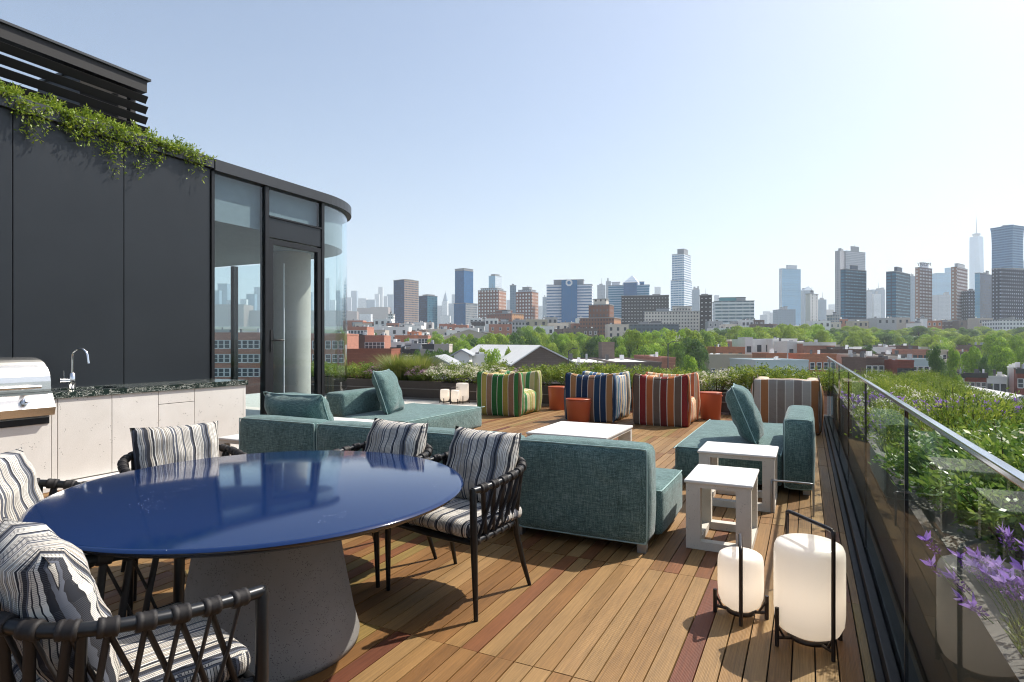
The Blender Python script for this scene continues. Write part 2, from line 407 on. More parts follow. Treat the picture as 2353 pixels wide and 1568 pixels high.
    M['stem']=m_plain('woody stem',(.09,.065,.035),.8)
    M['leaf_shrub']=m_leaf('olive green leaf',[(0,(0.061,0.116,0.017)),(0.35,(0.131,0.209,0.028)),(0.7,(0.219,0.295,0.042)),(1,(0.35,0.388,0.077))])
    M['leaf_bright']=m_leaf('glossy green leaf',[(0,(0.046,0.105,0.018)),(0.5,(0.106,0.203,0.031)),(1,(0.243,0.332,0.073))],.35)
    M['leaf_grass']=m_leaf('grass blade',[(0,(0.091,0.143,0.024)),(0.5,(0.169,0.221,0.042)),(1,(0.312,0.312,0.096))])
    M['leaf_vine']=m_leaf('vine leaf',[(0,(0.076,0.139,0.014)),(0.5,(0.185,0.279,0.024)),(1,(0.403,0.482,0.072))])
    M['petal_white']=m_leaf('cream petal',[(0,(.62,.58,.44)),(1,(.86,.83,.72))],.6,.25)
    M['petal_pink']=m_leaf('pink petal',[(0,(.50,.22,.42)),(1,(.80,.52,.70))],.6,.25)
    M['petal_purple']=m_leaf('lavender petal',[(0,(0.187,0.068,0.384)),(0.6,(0.331,0.163,0.528)),(1,(0.504,0.32,0.672))],.6,.3)
    M['spike']=m_leaf('lavender spike',[(0,(.09,.035,.16)),(1,(.24,.10,.36))],.7,.2)
    M['leaf_tree']=m_leaf('tree leaf',[(0,(0.109,0.211,0.021)),(0.4,(0.209,0.352,0.032)),(0.8,(0.309,0.474,0.044)),(1,(0.4,0.562,0.068))],.6,.3,.2)
    M['leaf_tree_dark']=m_leaf('dark tree leaf',[(0,(0.045,0.109,0.023)),(0.5,(0.09,0.181,0.034)),(1,(0.15,0.261,0.046))],.6,.25,.2)
    M['leaf_tree_lime']=m_leaf('lime tree leaf',[(0,(0.151,0.227,0.02)),(0.5,(0.257,0.372,0.03)),(1,(0.386,0.495,0.069))],.6,.32,.2)
    M['bark']=m_plain('bark',(.07,.055,.04),.9,0,.3,3)
mk()
HAZE=.00024; SKY=.08; SKY_AIR=1.0; SKY_DUST=2.0; SKY_OZ=1.0; SUNE=3.3; EXPO=1.05; LAMP=.42
# ================================================================ terrace floor
GX = 0.34                                            # plane of the glass balustrade
PITCH=.0915; rb=random.Random(3)
b=MB(); X=-7.10
joints=[-1.65+1.34*i for i in range(0,11)]+[12.6]
while X<GX-.10:
    for a,c in zip(joints[:-1],joints[1:]):
        if X<-5.95 and a>8.5: continue
        z=rb.uniform(-.0015,.0015); t=rb.random()
        if X>-1.2 and t<.1: t=rb.uniform(.32,.45)  # darkest boards on the right turned paler: sunlight put into their tone
        b.box(X,X+PITCH-.0065,a+.002,c-.002,z-.02,z,0,t,skip=('b',))
    X+=PITCH
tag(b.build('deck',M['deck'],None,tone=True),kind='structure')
b=MB().box(-14,2.3,-3,13.6,-.10,-.028)
tag(b.build('deck_substrate',M['void'],None),kind='structure')
b=MB()
for i in range(3):
    for j in range(4): b.box(-9.9+i*1.32,-9.9+i*1.32+1.312,8.96+j*.86,8.96+j*.86+.852,-.027,0.0,0)
for j in range(4): b.box(-13.9,-9.908,8.96+j*.86,8.96+j*.86+.852,-.027,0)
tag(b.build('stone_paving',M['paver'],None),kind='structure')
b=MB().box(-14.2,2.4,-3.2,13.8,-16.5,-.104)
tag(b.build('roof_slab',m_plain('brick building below',(.25,.17,.13),.9),None),kind='structure')
# ================================================================ penthouse
pent=thing('penthouse','charcoal clad rooftop pavilion with curved glass corner beside the deck','pavilion',(-7.15,5.4,0))
P0=Vector((-7.15,5.4,0))
class PB(MB):
    """mesh given in world coordinates, stored relative to the thing's base"""
    def out(s,name,mat,root,base,**k):
        s.v=[(p[0]-base[0],p[1]-base[1],p[2]-base[2]) for p in s.v]; return s.build(name,mat,root,**k)
YS=[-2.3,-1.2,-.1,1.0,2.09,3.18,4.27,5.40]
for a,c in zip(YS[:-1],YS[1:]):
    PB().box(-7.19,-7.15,a+.005,c-.005,.0,3.74).out('wall_panel',M['clad'],pent,P0)
PB().box(-7.45,-7.20,-2.3,5.395,0,3.73).out('backing_wall',M['void'],pent,P0)
PB().box(-13.2,-7.46,5.15,5.38,0,3.70).out('inner_wall',M['ceil'],pent,P0)
PB().box(-13.4,-13.2,5.15,9.0,0,3.70).out('end_wall',M['ceil'],pent,P0)
PB().box(-7.52,-7.10,-2.3,5.42,3.745,3.88).out('coping',M['coping'],pent,P0)
PB().box(-13.4,-7.53,-2.3,5.42,3.71,3.83).out('roof',M['coping'],pent,P0)
RC=1.55; CC=(-7.15-RC,7.49)
def arc(r,n=18,a0=0.0,a1=math.pi/2): return [(CC[0]+r*math.cos(a0+(a1-a0)*i/n),CC[1]+r*math.sin(a0+(a1-a0)*i/n)) for i in range(n+1)]
poly=[(-13.4,5.43),(-7.09,5.43)]+arc(RC+.06)+[(-13.4,CC[1]+RC+.06)]
PB().prism(poly,3.72,3.87).out('roof',M['coping'],pent,P0)
poly=[(-13.2,5.43),(-7.25,5.43)]+arc(RC-.10)+[(-13.2,CC[1]+RC-.10)]
PB().prism(poly,3.08,3.715).out('ceiling',M['ceil'],pent,P0)
PB().prism(poly,-.02,.004).out('interior_floor',M['floor_in'],pent,P0)
def pane(y0,y1,z0,z1,x=-7.17,par=None): return PB().box(x-.006,x+.006,y0,y1,z0,z1).out('glass_pane',M['glass'],par or pent,P0)
pane(5.455,6.285,.06,3.71); pane(6.365,7.425,3.285,3.71)
def mull(x0,x1,y0,y1,z0,z1,name='mullion',m='frame'): return PB().box(x0,x1,y0,y1,z0,z1).out(name,M[m],pent,P0)
mull(-7.24,-7.13,5.405,5.45,0,3.715); mull(-7.24,-7.13,6.29,6.36,0,3.715); mull(-7.24,-7.13,7.43,7.49,0,3.715)
mull(-7.22,-7.145,6.362,7.428,2.985,3.275,'spandrel_panel','clad')
mull(-7.23,-7.135,5.452,6.288,0.0,.055,'sill'); mull(-7.23,-7.125,6.362,7.428,3.277,3.30,'transom')
b=PB().box(-7.22,-7.14,6.37,6.445,.01,2.96).box(-7.22,-7.14,7.345,7.42,.01,2.96).box(-7.22,-7.14,6.446,7.344,2.885,2.96).box(-7.22,-7.14,6.446,7.344,.01,.10)
door=b.out('door',M['frame'],pent,P0)
PB().box(-7.186,-7.174,6.446,7.344,.101,2.884).out('glass_pane',M['glass'],door,P0)
b=PB().box(-7.139,-7.128,6.385,6.43,1.28,1.60).tube([(-7.13,6.41,1.45),(-7.07,6.41,1.45),(-7.07,6.58,1.45)],.011,8)
b.out('handle',M['black'],door,P0)
b=PB(); ar=arc(RC-.02,24); 
for r in (RC-.026,RC-.014):
    ar=arc(r,24); b.add([(p[0],p[1],z) for p in ar for z in (.05,3.71)],[(2*i,2*i+2,2*i+3,2*i+1) for i in range(24)],0,True)
b.out('glass_pane',M['glass'],pent,P0)
for x1,wd in ((-8.72,1.23),(-9.95,1.20),(-11.15,1.25),(-12.4,.75)):
    PB().box(x1-wd+.05,x1-.05,9.015,9.027,.05,3.07).out('glass_pane',M['glass'],pent,P0)
    PB().box(x1-.05,x1+.05,8.95,9.06,0,3.075).out('mullion',M['frame'],pent,P0)
b=PB(); pts=arc(RC+.005,18)+arc(RC-.06,18)[::-1]
b.prism(pts,0,.05).out('sill',M['frame'],pent,P0)
PB().lathe([(.33,0.006),(.33,3.078)],40,(-8.62,8.22)).out('column',M['conc_col'],pent,P0)
PB().tube([(-7.9,7.35,.3),(-7.9,7.35,2.75)],.012,8).out('tube_lamp',m_plain('white tube',(.8,.8,.8),.4),pent,P0)
# ---- louvre screen above the parapet
lou=thing('louvre_screen','black metal louvre screen standing on the pavilion roof','screen',(-8.2,5.0,3.83)); B=Vector((-8.2,5.0,3.83))
for i in range(7):
    z=4.02+i*.142
    b=PB()
    y0,y1=-2.2,5.16
    pr=[(-8.09,z+.050),(-8.11,z+.060),(-8.165,z-.030),(-8.15,z-.038)]
    if i==6: pr=[(-8.12,z-.03),(-8.265,z-.03),(-8.265,z+.135),(-8.12,z+.135)]
    b.add([(x,y0,zq) for x,zq in pr]+[(x,y1,zq) for x,zq in pr],[(0,1,5,4),(1,2,6,5),(2,3,7,6),(3,0,4,7),(0,3,2,1),(4,5,6,7)])
    b.out('blade',M['louvre'],lou,B)
PB().box(-8.30,-8.09,-2.2,5.20,5.005,5.035).out('cap',M['coping'],lou,B)
for y in (.4,1.9,3.4,5.03): PB().box(-8.36,-8.275,y,y+.07,3.84,5.0).out('post',M['louvre'],lou,B)
mech=thing('plant_enclosure','dark box of roof plant hidden behind the louvre blades','enclosure',(-8.95,4.85,3.83))
MB().box(-.5,.5,-.36,.30,0,1.12).build('casing',M['louvre'],mech); MB().box(-.53,.53,-.39,.33,1.121,1.16).build('lid',M['coping'],mech)
# ================================================================ outdoor kitchen
kit=thing('outdoor_kitchen','pale concrete outdoor kitchen counter with dark marble top along the wall','counter',(-6.8,3.4,0)); K0=Vector((-6.8,3.4,0))
def kb(x0,x1,y0,y1,z0,z1,name,m,bev=.003): return PB().box(x0,x1,y0,y1,z0,z1).out(name,M[m],kit,K0,bevel=bev)
kb(-7.12,-6.53,-1.6,3.2,.05,.70,'carcass','conc_pale'); kb(-7.12,-6.53,3.2,5.38,.05,.60,'carcass','conc_pale')
kb(-7.12,-6.40,-1.6,5.42,.0,.048,'plinth','conc_pale')
kb(-6.528,-6.50,3.205,3.252,.06,.868,'front_panel','conc_pale')
kb(-6.528,-6.50,3.258,3.757,.06,.868,'front_panel','conc_pale'); kb(-6.528,-6.50,3.763,4.257,.06,.868,'front_panel','conc_pale')
kb(-6.528,-6.50,4.263,4.697,.06,.715,'front_panel','conc_pale'); kb(-6.528,-6.50,4.263,4.697,.721,.868,'drawer','conc_pale')
kb(-6.528,-6.50,4.703,5.378,.06,.868,'front_panel','conc_pale'); kb(-7.12,-6.50,5.381,5.42,.05,.868,'end_panel','conc_pale')
for a,c in ((-1.6,.9),(.905,2.1),(2.105,3.2)): kb(-6.528,-6.50,a,c,.06,.738,'front_panel','conc_pale')
b=PB().box(-7.145,-6.48,3.96,5.44,.87,.93).box(-7.145,-6.48,3.20,3.42,.87,.93).box(-7.145,-7.00,3.42,3.96,.87,.93).box(-6.62,-6.48,3.42,3.96,.87,.93).box(-7.145,-6.48,-1.6,2.2,.87,.93)
b.out('countertop',M['marble'],kit,K0)
PB().box(-7.0,-6.62,3.42,3.96,.66,.67).box(-7.0,-6.99,3.42,3.96,.67,.868).box(-6.63,-6.62,3.42,3.96,.67,.868).box(-6.99,-6.63,3.42,3.43,.67,.868).box(-6.99,-6.63,3.95,3.96,.67,.868).out('sink',M['steel'],kit,K0)
tap=thing('sink_tap','tall chrome gooseneck tap standing behind the counter sink','tap',(-6.92,3.60,.93))
MB().lathe([(.0,0),(.030,0),(.030,.16),(.018,.165)],20).build('base',M['chrome'],tap)
MB().tube([(0,0,.16)]+[(0,0,.16+.17*i/5) for i in range(1,6)]+[(.085-.085*math.cos(a),.03*(1-math.cos(a)),.33+.085*math.sin(a)) for a in [math.pi*i/12 for i in range(1,12)]]+[(.172,.062,.30),(.178,.064,.262)],.0125,12).build('spout',M['chrome'],tap)
MB().tube([(0,-.02,.085),(.0,-.10,.09)],.018,12).tube([(0,-.105,.09),(0,-.118,.09)],.02,12).tube([(0,-.075,.1),(0,-.078,.19)],.004,8).build('lever',M['chrome'],tap)
# ---- barbecue grill
gr=thing('barbecue_grill','stainless steel built-in barbecue grill with closed hood beside the sink','grill',(-6.8,2.7,.74)); G0=Vector((-6.8,2.7,.74))
pr=[]
for i in range(11):
    a=math.pi/2*i/10; pr.append((-6.80+.36*math.sin(a)**.9,.97+.30*math.cos(a)**.75))
prof=[(-7.13,.95),(-7.13,1.15),(-7.05,1.26)]+[(x,z) for x,z in pr]+[(-6.44,.95)]
def extr(prof,y0,y1):
    n=len(prof); b=PB(); v=[(x,y0,z) for x,z in prof]+[(x,y1,z) for x,z in prof]
    b.add(v,[(i,(i+1)%n,n+(i+1)%n,n+i) for i in range(n)],0,False); b.add(v,[tuple(range(n-1,-1,-1)),tuple(range(n,2*n))]); return b
extr(prof,2.13,3.17).out('hood',M['steel'],gr,G0,weld=True)
extr([(-7.13,.70),(-6.52,.70),(-6.42,.725),(-6.40,.80),(-6.46,.925),(-6.46,.945),(-7.13,.945)],2.11,3.19).out('control_panel',M['steel'],gr,G0,weld=True)
PB().box(-6.515,-6.49,2.12,3.18,.64,.699).out('drip_tray',M['frame'],gr,G0)
b=PB().tube([(-6.37,2.25,1.0),(-6.37,3.05,1.0)],.016,12)
for y in (2.30,3.0): b.box(-6.45,-6.37,y-.012,y+.012,.985,1.012)
b.out('handle',M['steel'],gr,G0)
for y in (2.4,2.65,2.95):
    b=PB().tube([(-6.425,y,.865),(-6.39,y,.878)],.032,16).tube([(-6.388,y,.878),(-6.375,y,.884)],.022,12); b.out('knob',M['chrome'],gr,G0)
# ================================================================ dining table
tb=thing('dining_table','round glossy blue dining table on a grey concrete cone','table',(-2.256,2.013,0))
TR=.905
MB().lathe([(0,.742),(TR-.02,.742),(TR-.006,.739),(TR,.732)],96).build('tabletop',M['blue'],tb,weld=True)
MB().lathe([(TR,.731),(TR-.004,.722),(TR-.05,.700),(TR-.30,.688),(0,.688)],96).build('table_edge',M['rim'],tb)
MB().lathe([(.29,.687),(.30,.6),(.34,.35),(.385,.12),(.41,.03),(.405,0),(0,0)],64).build('base',M['conc_dark'],tb)
# ================================================================ dining chairs
def chair(label):
    t=thing('dining_chair',label,'chair',(0,0,0),0,'corded dining chairs round the blue table')
    half=[(.31,-.27,.655),(.325,-.13,.664),(.325,.02,.677),(.302,.16,.694),(.235,.262,.708),(.125,.318,.718)]
    path=spline([(-x,y,z) for x,y,z in half]+[(0,.335,.72)]+half[::-1],6)
    MB().tube(path,.0185,12).build('arm_rail',M['tube'],t)
    ring=spline([(-.29,-.25,.385),(-.275,0,.385),(-.24,.17,.385),(-.13,.25,.385),(0,.27,.385),(.13,.25,.385),(.24,.17,.385),(.275,0,.385),(.29,-.25,.385)],6)
    b=MB().tube(ring,.016,10).tube([(-.29,-.25,.385),(0,-.268,.385),(.29,-.25,.385)],.016,10)
    b.prism([(p.x*.96,p.y*.96) for p in ring],.372,.392); b.build('seat_frame',M['tube'],t)
    def along(P,u):
        L=[0]
        for a,c in zip(P[:-1],P[1:]): L.append(L[-1]+(c-a).length)
        s=u*L[-1]
        for i in range(len(P)-1):
            if L[i+1]>=s: k=(s-L[i])/(L[i+1]-L[i]); return P[i].lerp(P[i+1],k),(P[i+1]-P[i]).normalized()
        return P[-1],(P[-1]-P[-2]).normalized()
    N=19; kn=MB(); st=MB(); rr_=random.Random(5)
    for i in range(N):
        u=.045+.91*i/(N-1); p,d=along(path,u)
        s=[-.024,-.022,-.012,-.009,.003,.006,.013,.022,.024]; q=[.019,.0250,.0262,.0225,.0265,.0225,.0262,.0250,.019]
        MB().tube([p+d*k for k in s],q,12).build('cord_wrap',M['strap'],t)
        bot,_=along(ring,.03+.94*i/(N-1)); st.tube([bot+d*k for k in (-.012,-.01,.01,.012)],[.017,.022,.022,.017],8)
        for j in (i-1,i+1):
            if 0<=j<N:
                e,_=along(ring,.03+.94*j/(N-1))
                o=Vector((p.x,p.y,0)).normalized()*(.010 if j>i else -.004)
                st.tube([p-Vector((0,0,.012))+o*.3,p.lerp(e,.5)+o,e+o*.3],.0135,6,flat=.42)
    st.build('cord_lattice',M['strap'],t)
    for sx in (-1,1):
        MB().tube([(sx*.31,-.27,.668),(sx*.312,-.27,.645),(sx*.316,-.268,.40),(sx*.322,-.258,.0)],[.014,.0185,.019,.0115],12).build('leg',M['tube'],t)
        MB().tube([(sx*.295,.178,.690),(sx*.268,.178,.52),(sx*.256,.172,.40),(sx*.258,.178,.33),(sx*.272,.225,.15),(sx*.285,.275,.0)],[.0125,.016,.018,.018,.015,.011],12).build('leg',M['tube'],t)
    v,f=rbox(.275,.25,.043,.035,.012,5,0,.0015,3); v=[p+Vector((0,-.015,.437)) for p in v]
    MB().add(v,f,0,True).build('seat_cushion',M['tick'],t)
    v,f=pillow(.51,.45,.19,16,4,.006); mt=Matrix.Translation((0,.175,.668))@Matrix.Rotation(R(-17),4,'X')
    v2=[mt@p for p in v]; MB().add(v2,f,0,True).build('back_cushion',M['tick'],t,uvv=[(p.x*1.06+p.y*.12,p.z) for p in v])
    return t
ch=chair('nearest chair, cut by the lower left corner, its cord back to the viewer')
def face(o,cx,cy,fx,fy): o.location=(cx,cy,0); o.rotation_euler=(0,0,math.atan2(fx,-fy))
face(ch,-1.84,1.10,.25,.97)
for lab,(cx,cy,fx,fy) in (
  ('striped chair at the left tip of the blue table, facing right',(-3.18,1.47,.90,.43)),
  ('striped chair with its back to the concrete kitchen counter',(-3.41,2.41,.93,-.36)),
  ('striped chair in front of the sofa seam, legs hidden by the blue table',(-2.49,3.05,-.15,-.99)),
  ('rightmost striped dining chair, fully seen beside the big teal sofa back',(-1.77,2.94,-.17,-.98))):
    o=dup(ch,lab,(0,0,0),0); face(o,cx,cy,fx,fy)
# ================================================================ lounge
def block(root,name,x0,x1,y0,y1,z0,z1,mat,r=.05,puff=.012,wob=.0012,seed=0,base=None,piping=None):
    v,f=rbox((x1-x0)/2,(y1-y0)/2,(z1-z0)/2,r,puff,6,0,wob,seed)
    c=Vector(((x0+x1)/2,(y0+y1)/2,(z0+z1)/2))-base
    o=MB().add([p+c for p in v],f,0,True).build(name,M[mat],root)
    if piping:
        hx,hy,hz=(x1-x0)/2+.001,(y1-y0)/2+.001,(z1-z0)/2+.001; b=MB(); k=r*.9
        def loop(pts): b.tube(spline([Vector(p)+c for p in pts],4,True),.0046,6,closed=True)
        if 'f' in piping:
            q=-hy+r*.29; ex=hx-r*.25; ez=hz-r*.25; loop([(-ex+k,q,-ez),(0,q,-ez),(ex-k,q,-ez),(ex-.25*k,q,-ez+.25*k),(ex,q,-ez+k),(ex,q,ez-k),(ex-.25*k,q,ez-.25*k),(ex-k,q,ez),(0,q,ez),(-ex+k,q,ez),(-ex+.25*k,q,ez-.25*k),(-ex,q,ez-k),(-ex,q,-ez+k),(-ex+.25*k,q,-ez+.25*k)])
        if 't' in piping:
            q=hz-r*.29; ex=hx-r*.25; ey=hy-r*.25; loop([(-ex+k,-ey,q),(0,-ey,q),(ex-k,-ey,q),(ex-.25*k,-ey+.25*k,q),(ex,-ey+k,q),(ex,ey-k,q),(ex-.25*k,ey-.25*k,q),(ex-k,ey,q),(0,ey,q),(-ex+k,ey,q),(-ex+.25*k,ey-.25*k,q),(-ex,ey-k,q),(-ex,-ey+k,q),(-ex+.25*k,-ey+.25*k,q)])
        b.build('piping',M['pipe'],o)
    return o
S0=Vector((-2.87,4.4,0))
sofa=thing('sofa','long low teal sofa seen from behind, four modules wide','sofa',S0)
xs=[-4.82,-3.85,-2.88,-1.905,-.93]
for i,(a,c) in enumerate(zip(xs[:-1],xs[1:])):
    block(sofa,'backrest',a+.004,c-.004,3.92,4.17,.06,.712,'teal',.055,.012,.0016,i,S0,'f')
    block(sofa,'seat',a+.006,c-.006+(.045 if i==3 else 0),4.165,4.93,.06,.39,'teal2',.045,.012,.0014,i+9,S0,'t')
for x in (-4.7,-3.85,-2.88,-1.9,-.99):
    for y in (4.0,4.8): MB().box(x-S0.x-.03,x-S0.x+.03,y-S0.y-.03,y-S0.y+.03,0,.064).build('foot',M['foot'],sofa)
S1=Vector((-5.4,7.4,0))
dl=thing('chaise_sofa','wide teal chaise platform running back from the long sofa','sofa',S1)
block(dl,'seat',-6.06,-4.67,6.40,8.42,.06,.392,'teal2',.045,.014,.0014,21,S1,'t')
block(dl,'backrest',-6.07,-5.74,6.38,7.68,.385,.715,'teal2',.05,.01,.0014,22,S1)
for x in (-5.95,-4.8):
    for y in (6.55,8.3): MB().box(x-S1.x-.03,x-S1.x+.03,y-S1.y-.03,y-S1.y+.03,0,.064).build('foot',M['foot'],dl)
S2=Vector((-.6,7.2,0))
rs=thing('chaise_sofa','teal chaise beside the glass balustrade with one tall backrest','sofa',S2)
block(rs,'seat',-1.19,-.20,6.10,8.40,.06,.382,'teal2',.045,.014,.0014,31,S2,'t')
block(rs,'backrest',-.195,.065,6.06,7.40,.055,.715,'teal',.055,.014,.0014,32,S2,'f')
for x in (-1.08,-.3,.0):
    for y in (6.2,8.3 if x<-.1 else 7.3): MB().box(x-S2.x-.03,x-S2.x+.03,y-S2.y-.03,y-S2.y+.03,0,.064).build('foot',M['foot'],rs)
def cushion(label,w,h,t,loc,rot,seed,mat='teal2'):
    r=thing('scatter_cushion',label,'cushion',loc,0)
    v,f=pillow(w,h,t,16,seed,.007); v=[p+Vector((0,0,h/2)) for p in v]
    o=MB().add(v,f,0,True).build('cover',M[mat],r); r.rotation_euler=rot
    u=[]
    for s in range(4):
        for k in range(8):
            q=-1+2*k/8; a,c=[(q,-1),(1,q),(-q,1),(-1,-q)][s]; u.append((w/2*a*(1-.05*(1-c*c)),0,h/2+h/2*c*(1-.05*(1-a*a))))
    MB().tube(spline(u,2,True),.005,6,closed=True).build('piping',M['pipe'],o); return r
cushion('fat teal cushion leaning over the back of the long sofa',.80,.56,.30,(-4.50,4.52,.40),(R(24),0,R(-2)),1,'teal')
cushion('square teal cushion propped upright on the left chaise',.68,.66,.24,(-5.38,7.10,.39),(R(20),0,R(-72)),2)
cushion('dark teal cushion leaning on the backrest by the balustrade',.62,.62,.26,(-.47,6.75,.385),(R(22),0,R(-86)),3,'teal')
# ---- low table and side tables
def frame_table(label,cat,x0,x1,y0,y1,h,leg=.095,rail=.055,top=.022,name='side_table',bev=.012):
    c=Vector(((x0+x1)/2,(y0+y1)/2,0)); t=thing(name,label,cat,c); hx,hy=(x1-x0)/2,(y1-y0)/2
    v,f=rbox(hx,hy,top/2,.008,0,2); MB().add([p+Vector((0,0,h-top/2)) for p in v],f,0,True).build('table_top',M['white_top'],t)
    zt=h-top-.001; d=.07
    for sy in (-1,1):
        ya,yb=sorted((sy*(hy-.012),sy*(hy-.012-d)))
        b=MB().box(-hx+.012,-hx+.012+leg,ya,yb,0,zt).box(hx-.012-leg,hx-.012,ya,yb,0,zt)
        b.box(-hx+.012+leg,hx-.012-leg,ya,yb,zt-.028,zt).box(-hx+.012+leg,hx-.012-leg,ya,yb,0,rail)
        b.build('end_frame',M['conc_table'],t)
    for sx in (-1,1):
        xa,xb=sorted((sx*(hx-.012),sx*(hx-.012-leg*.9)))
        MB().box(xa,xb,-hy+.012+d,hy-.012-d,0,rail-.004).build('side_rail',M['conc_table'],t); MB().box(xa,xb,-hy+.012+d,hy-.012-d,zt-.026,zt).build('side_rail',M['conc_table'],t)
    return t
frame_table('nearer white topped concrete side table, in front of the other beside the lanterns','side table',-.755,-.314,4.20,4.80,.47)
frame_table('white topped concrete side table tucked against the right hand chaise','side table',-.855,-.225,5.39,5.95,.47)
frame_table('concrete side table between the kitchen counter and the sofa end','side table',-5.37,-4.88,4.12,4.62,.45)
frame_table('white topped side table just showing over the back of the long sofa','side table',-5.5,-4.72,5.45,5.95,.45)
frame_table('long low white coffee table among the seats','coffee table',-2.99,-2.0,6.45,7.59,.35,.16,.05,.03,'coffee_table')
# ---- bent bar
bar=thing('bent_bar','thin bent grey steel bar standing beside the rear side table','metal bar',(-.12,5.45,0))
MB().tube(spline([(-.14,-.06,0),(-.14,-.06,.24),(-.14,-.055,.262),(-.12,-.05,.268),(.14,-.02,.262),(.165,-.015,.255),(.17,-.012,.235),(.17,-.012,0)],3),.008,6).build('bar',M['foot'],bar)
# ---- armchairs
def pouf(label,loc,rz,arm_m,seat_m,w=1.06,l=.93,h=.82,seed=0,back_m=None,wide=False):
    t=thing('pouf_armchair',label,'armchair',loc,rz,'striped pouf armchairs at the back of the deck')
    def part(name,hx,hy,hz,c,m,r,pf,sad,sd):
        v,f=rbox(hx,hy,hz,r,pf,7,sad,.004,sd); o=MB().add([p+Vector(c) for p in v],f,0,True).build(name,M[m],t)
        return o
    a=.17
    for sy,sd in ((-1,1),(1,2)):
        o=part('arm',l/2-(.10 if wide else 0),a/2+.02,h/2,(.10 if wide else 0,sy*(w/2-a/2-.01),h/2-(.03 if wide else 0)),arm_m if sy<0 else seat_m,.05,.035,.085,seed+sd)
        b=MB(); 
        yq=sy*(w/2-a/2-.01)+sy*(a/2+.002)
        pts=[(-l/2+.02,yq,.04),(-l/2+.015,yq,h*.5),(-l/2+.02,yq,h+.035),(-l*.25,yq,h-.025),(0,yq,h-.04),(l*.25,yq,h-.025),(l/2-.02,yq,h+.035),(l/2-.015,yq,h*.5),(l/2-.02,yq,.04)]
        b.tube(spline(pts,4),.006,6).build('piping',M['stem'],o)
    if wide: part('backrest',.13,w/2+.01,h/2,(-l/2+.12,0,h/2),back_m,.07,.05,.06,seed+3)
    else: part('backrest',.12,w/2-a-.02,h/2-.02,(-l/2+.13,0,h/2-.01),back_m or seat_m,.06,.04,.07,seed+3)
    part('seat',l/2-.12,w/2-a-.015,.225,(.10,0,.235),seat_m,.08,.045,0,seed+4)
    return t
pouf('green and yellow striped pouf armchair, leftmost of the row',(-5.38,10.84,0),0,'st_green','st_green2',1.08,.93,.80,1)
pouf('navy striped pouf armchair standing behind the terracotta stool',(-3.51,10.80,0),math.pi,'st_blue2','st_blue',1.10,.92,.82,5,'st_blue2')
pouf('rust and orange striped pouf armchair between the navy one and the right chaise',(-2.235,10.78,0),0,'st_red','st_red2',1.08,.94,.83,9)
pouf('beige and brown striped pouf armchair next to the balustrade',(-.29,10.70,0),R(90),'st_beige2','st_beige2',.95,1.0,.82,13,'st_beige',True)
# ---- stools
def stool(label,loc,r=.2,h=.46):
    t=thing('stool',label,'stool',loc,0,'terracotta stools between the armchairs')
    MB().lathe([(0,0),(r*.83,0),(r*.85,.01),(r*.985,h-.04),(r*.98,h-.022),(0,h-.022)],40).build('body',M['terra'],t)
    MB().lathe([(0,h-.021),(r*1.0,h-.021),(r*1.015,h-.012),(r*1.0,h),(r*.9,h+.003),(0,h+.003)],40).build('lid',M['terra'],t)
    MB().tube([(r*.99,-.03,h-.075),(r*1.02,-.03,h-.06),(r*1.02,.03,h-.06),(r*.99,.03,h-.075)],.008,8).build('handle',M['terra'],t)
    return t
stool('terracotta drum stool behind the green and navy armchairs',(-4.74,11.85,0),.215,.49)
stool('terracotta drum stool standing in front of the navy armchair',(-3.62,10.02,0),.225,.43)
stool('terracotta drum stool right of the rust armchair, half hidden',(-1.60,11.60,0),.205,.50)
# ---- lanterns
def lantern(label,loc,rz,r,h0,h1,hh,lit=True):
    t=thing('floor_lantern',label,'lantern',loc,rz,'opal glass floor lanterns')
    MB().lathe([(0,h0-.012),(r*.55,h0-.012),(r*.85,h0+.012),(r*.97,h0+.05),(r,h0+.10),(r,h1-.055),(r*.985,h1-.03),(r*.93,h1-.010),(r*.80,h1),(0,h1+.004)],48).build('shade',M['opal'],t)
    k=r+.012
    bl=bpy.data.lights.new('bulb','POINT'); bl.energy=LAMP*(r/.15)**2; bl.color=(1,.84,.66); bl.shadow_soft_size=.04; bo=bpy.data.objects.new('bulb',bl); link(bo,t); bo.location=(0,0,h0+(h1-h0)*.45)
    MB().tube(spline([(-k,0,0),(-k,0,hh*.5),(-k,0,hh-.03),(-k+.006,0,hh-.006),(-k+.03,0,hh),(0,0,hh),(k-.03,0,hh),(k-.006,0,hh-.006),(k,0,hh-.03),(k,0,hh*.5),(k,0,0)],3),.0095,6).build('handle',M['lampmetal'],t)
    for sy in (-1,1): MB().tube([(0,sy*k,0),(0,sy*k,hh*.31)],.0105,6).build('leg',M['lampmetal'],t)
    b=MB()
    for (x,y) in ((1,0),(-1,0),(0,1),(0,-1)): b.tube([(x*k,y*k,h0-.02),(x*r*.5,y*r*.5,h0-.028)],.008,6).tube([(x*k,y*k,h0+.04),(x*(k-.035),y*(k-.035),h0-.02)],.006,6)
    b.lathe([(r*.5,h0-.034),(r*.62,h0-.034),(r*.62,h0-.018),(r*.5,h0-.018)],32).build('cradle',M['lampmetal'],t)
    return t
big=lantern('tall opal lantern with bronze handle, nearest the viewer',(.010,3.125,0),math.atan2(-.277,.20),.152,.06,.475,.575)
sm=lantern('squat opal lantern with bronze handle, left of the tall one',(-.305,3.285,0),R(96),.112,.055,.325,.385)
dup(sm,'squat opal lantern by the rear planter, left of its pair',(-7.66,11.98,0),R(20))
dup(sm,'squat opal lantern by the rear planter, half in front of the tall far one',(-7.34,11.92,0),R(60))
dup(big,'tall opal lantern by the rear planter, beside two squat ones',(-7.27,12.13,0),R(35))
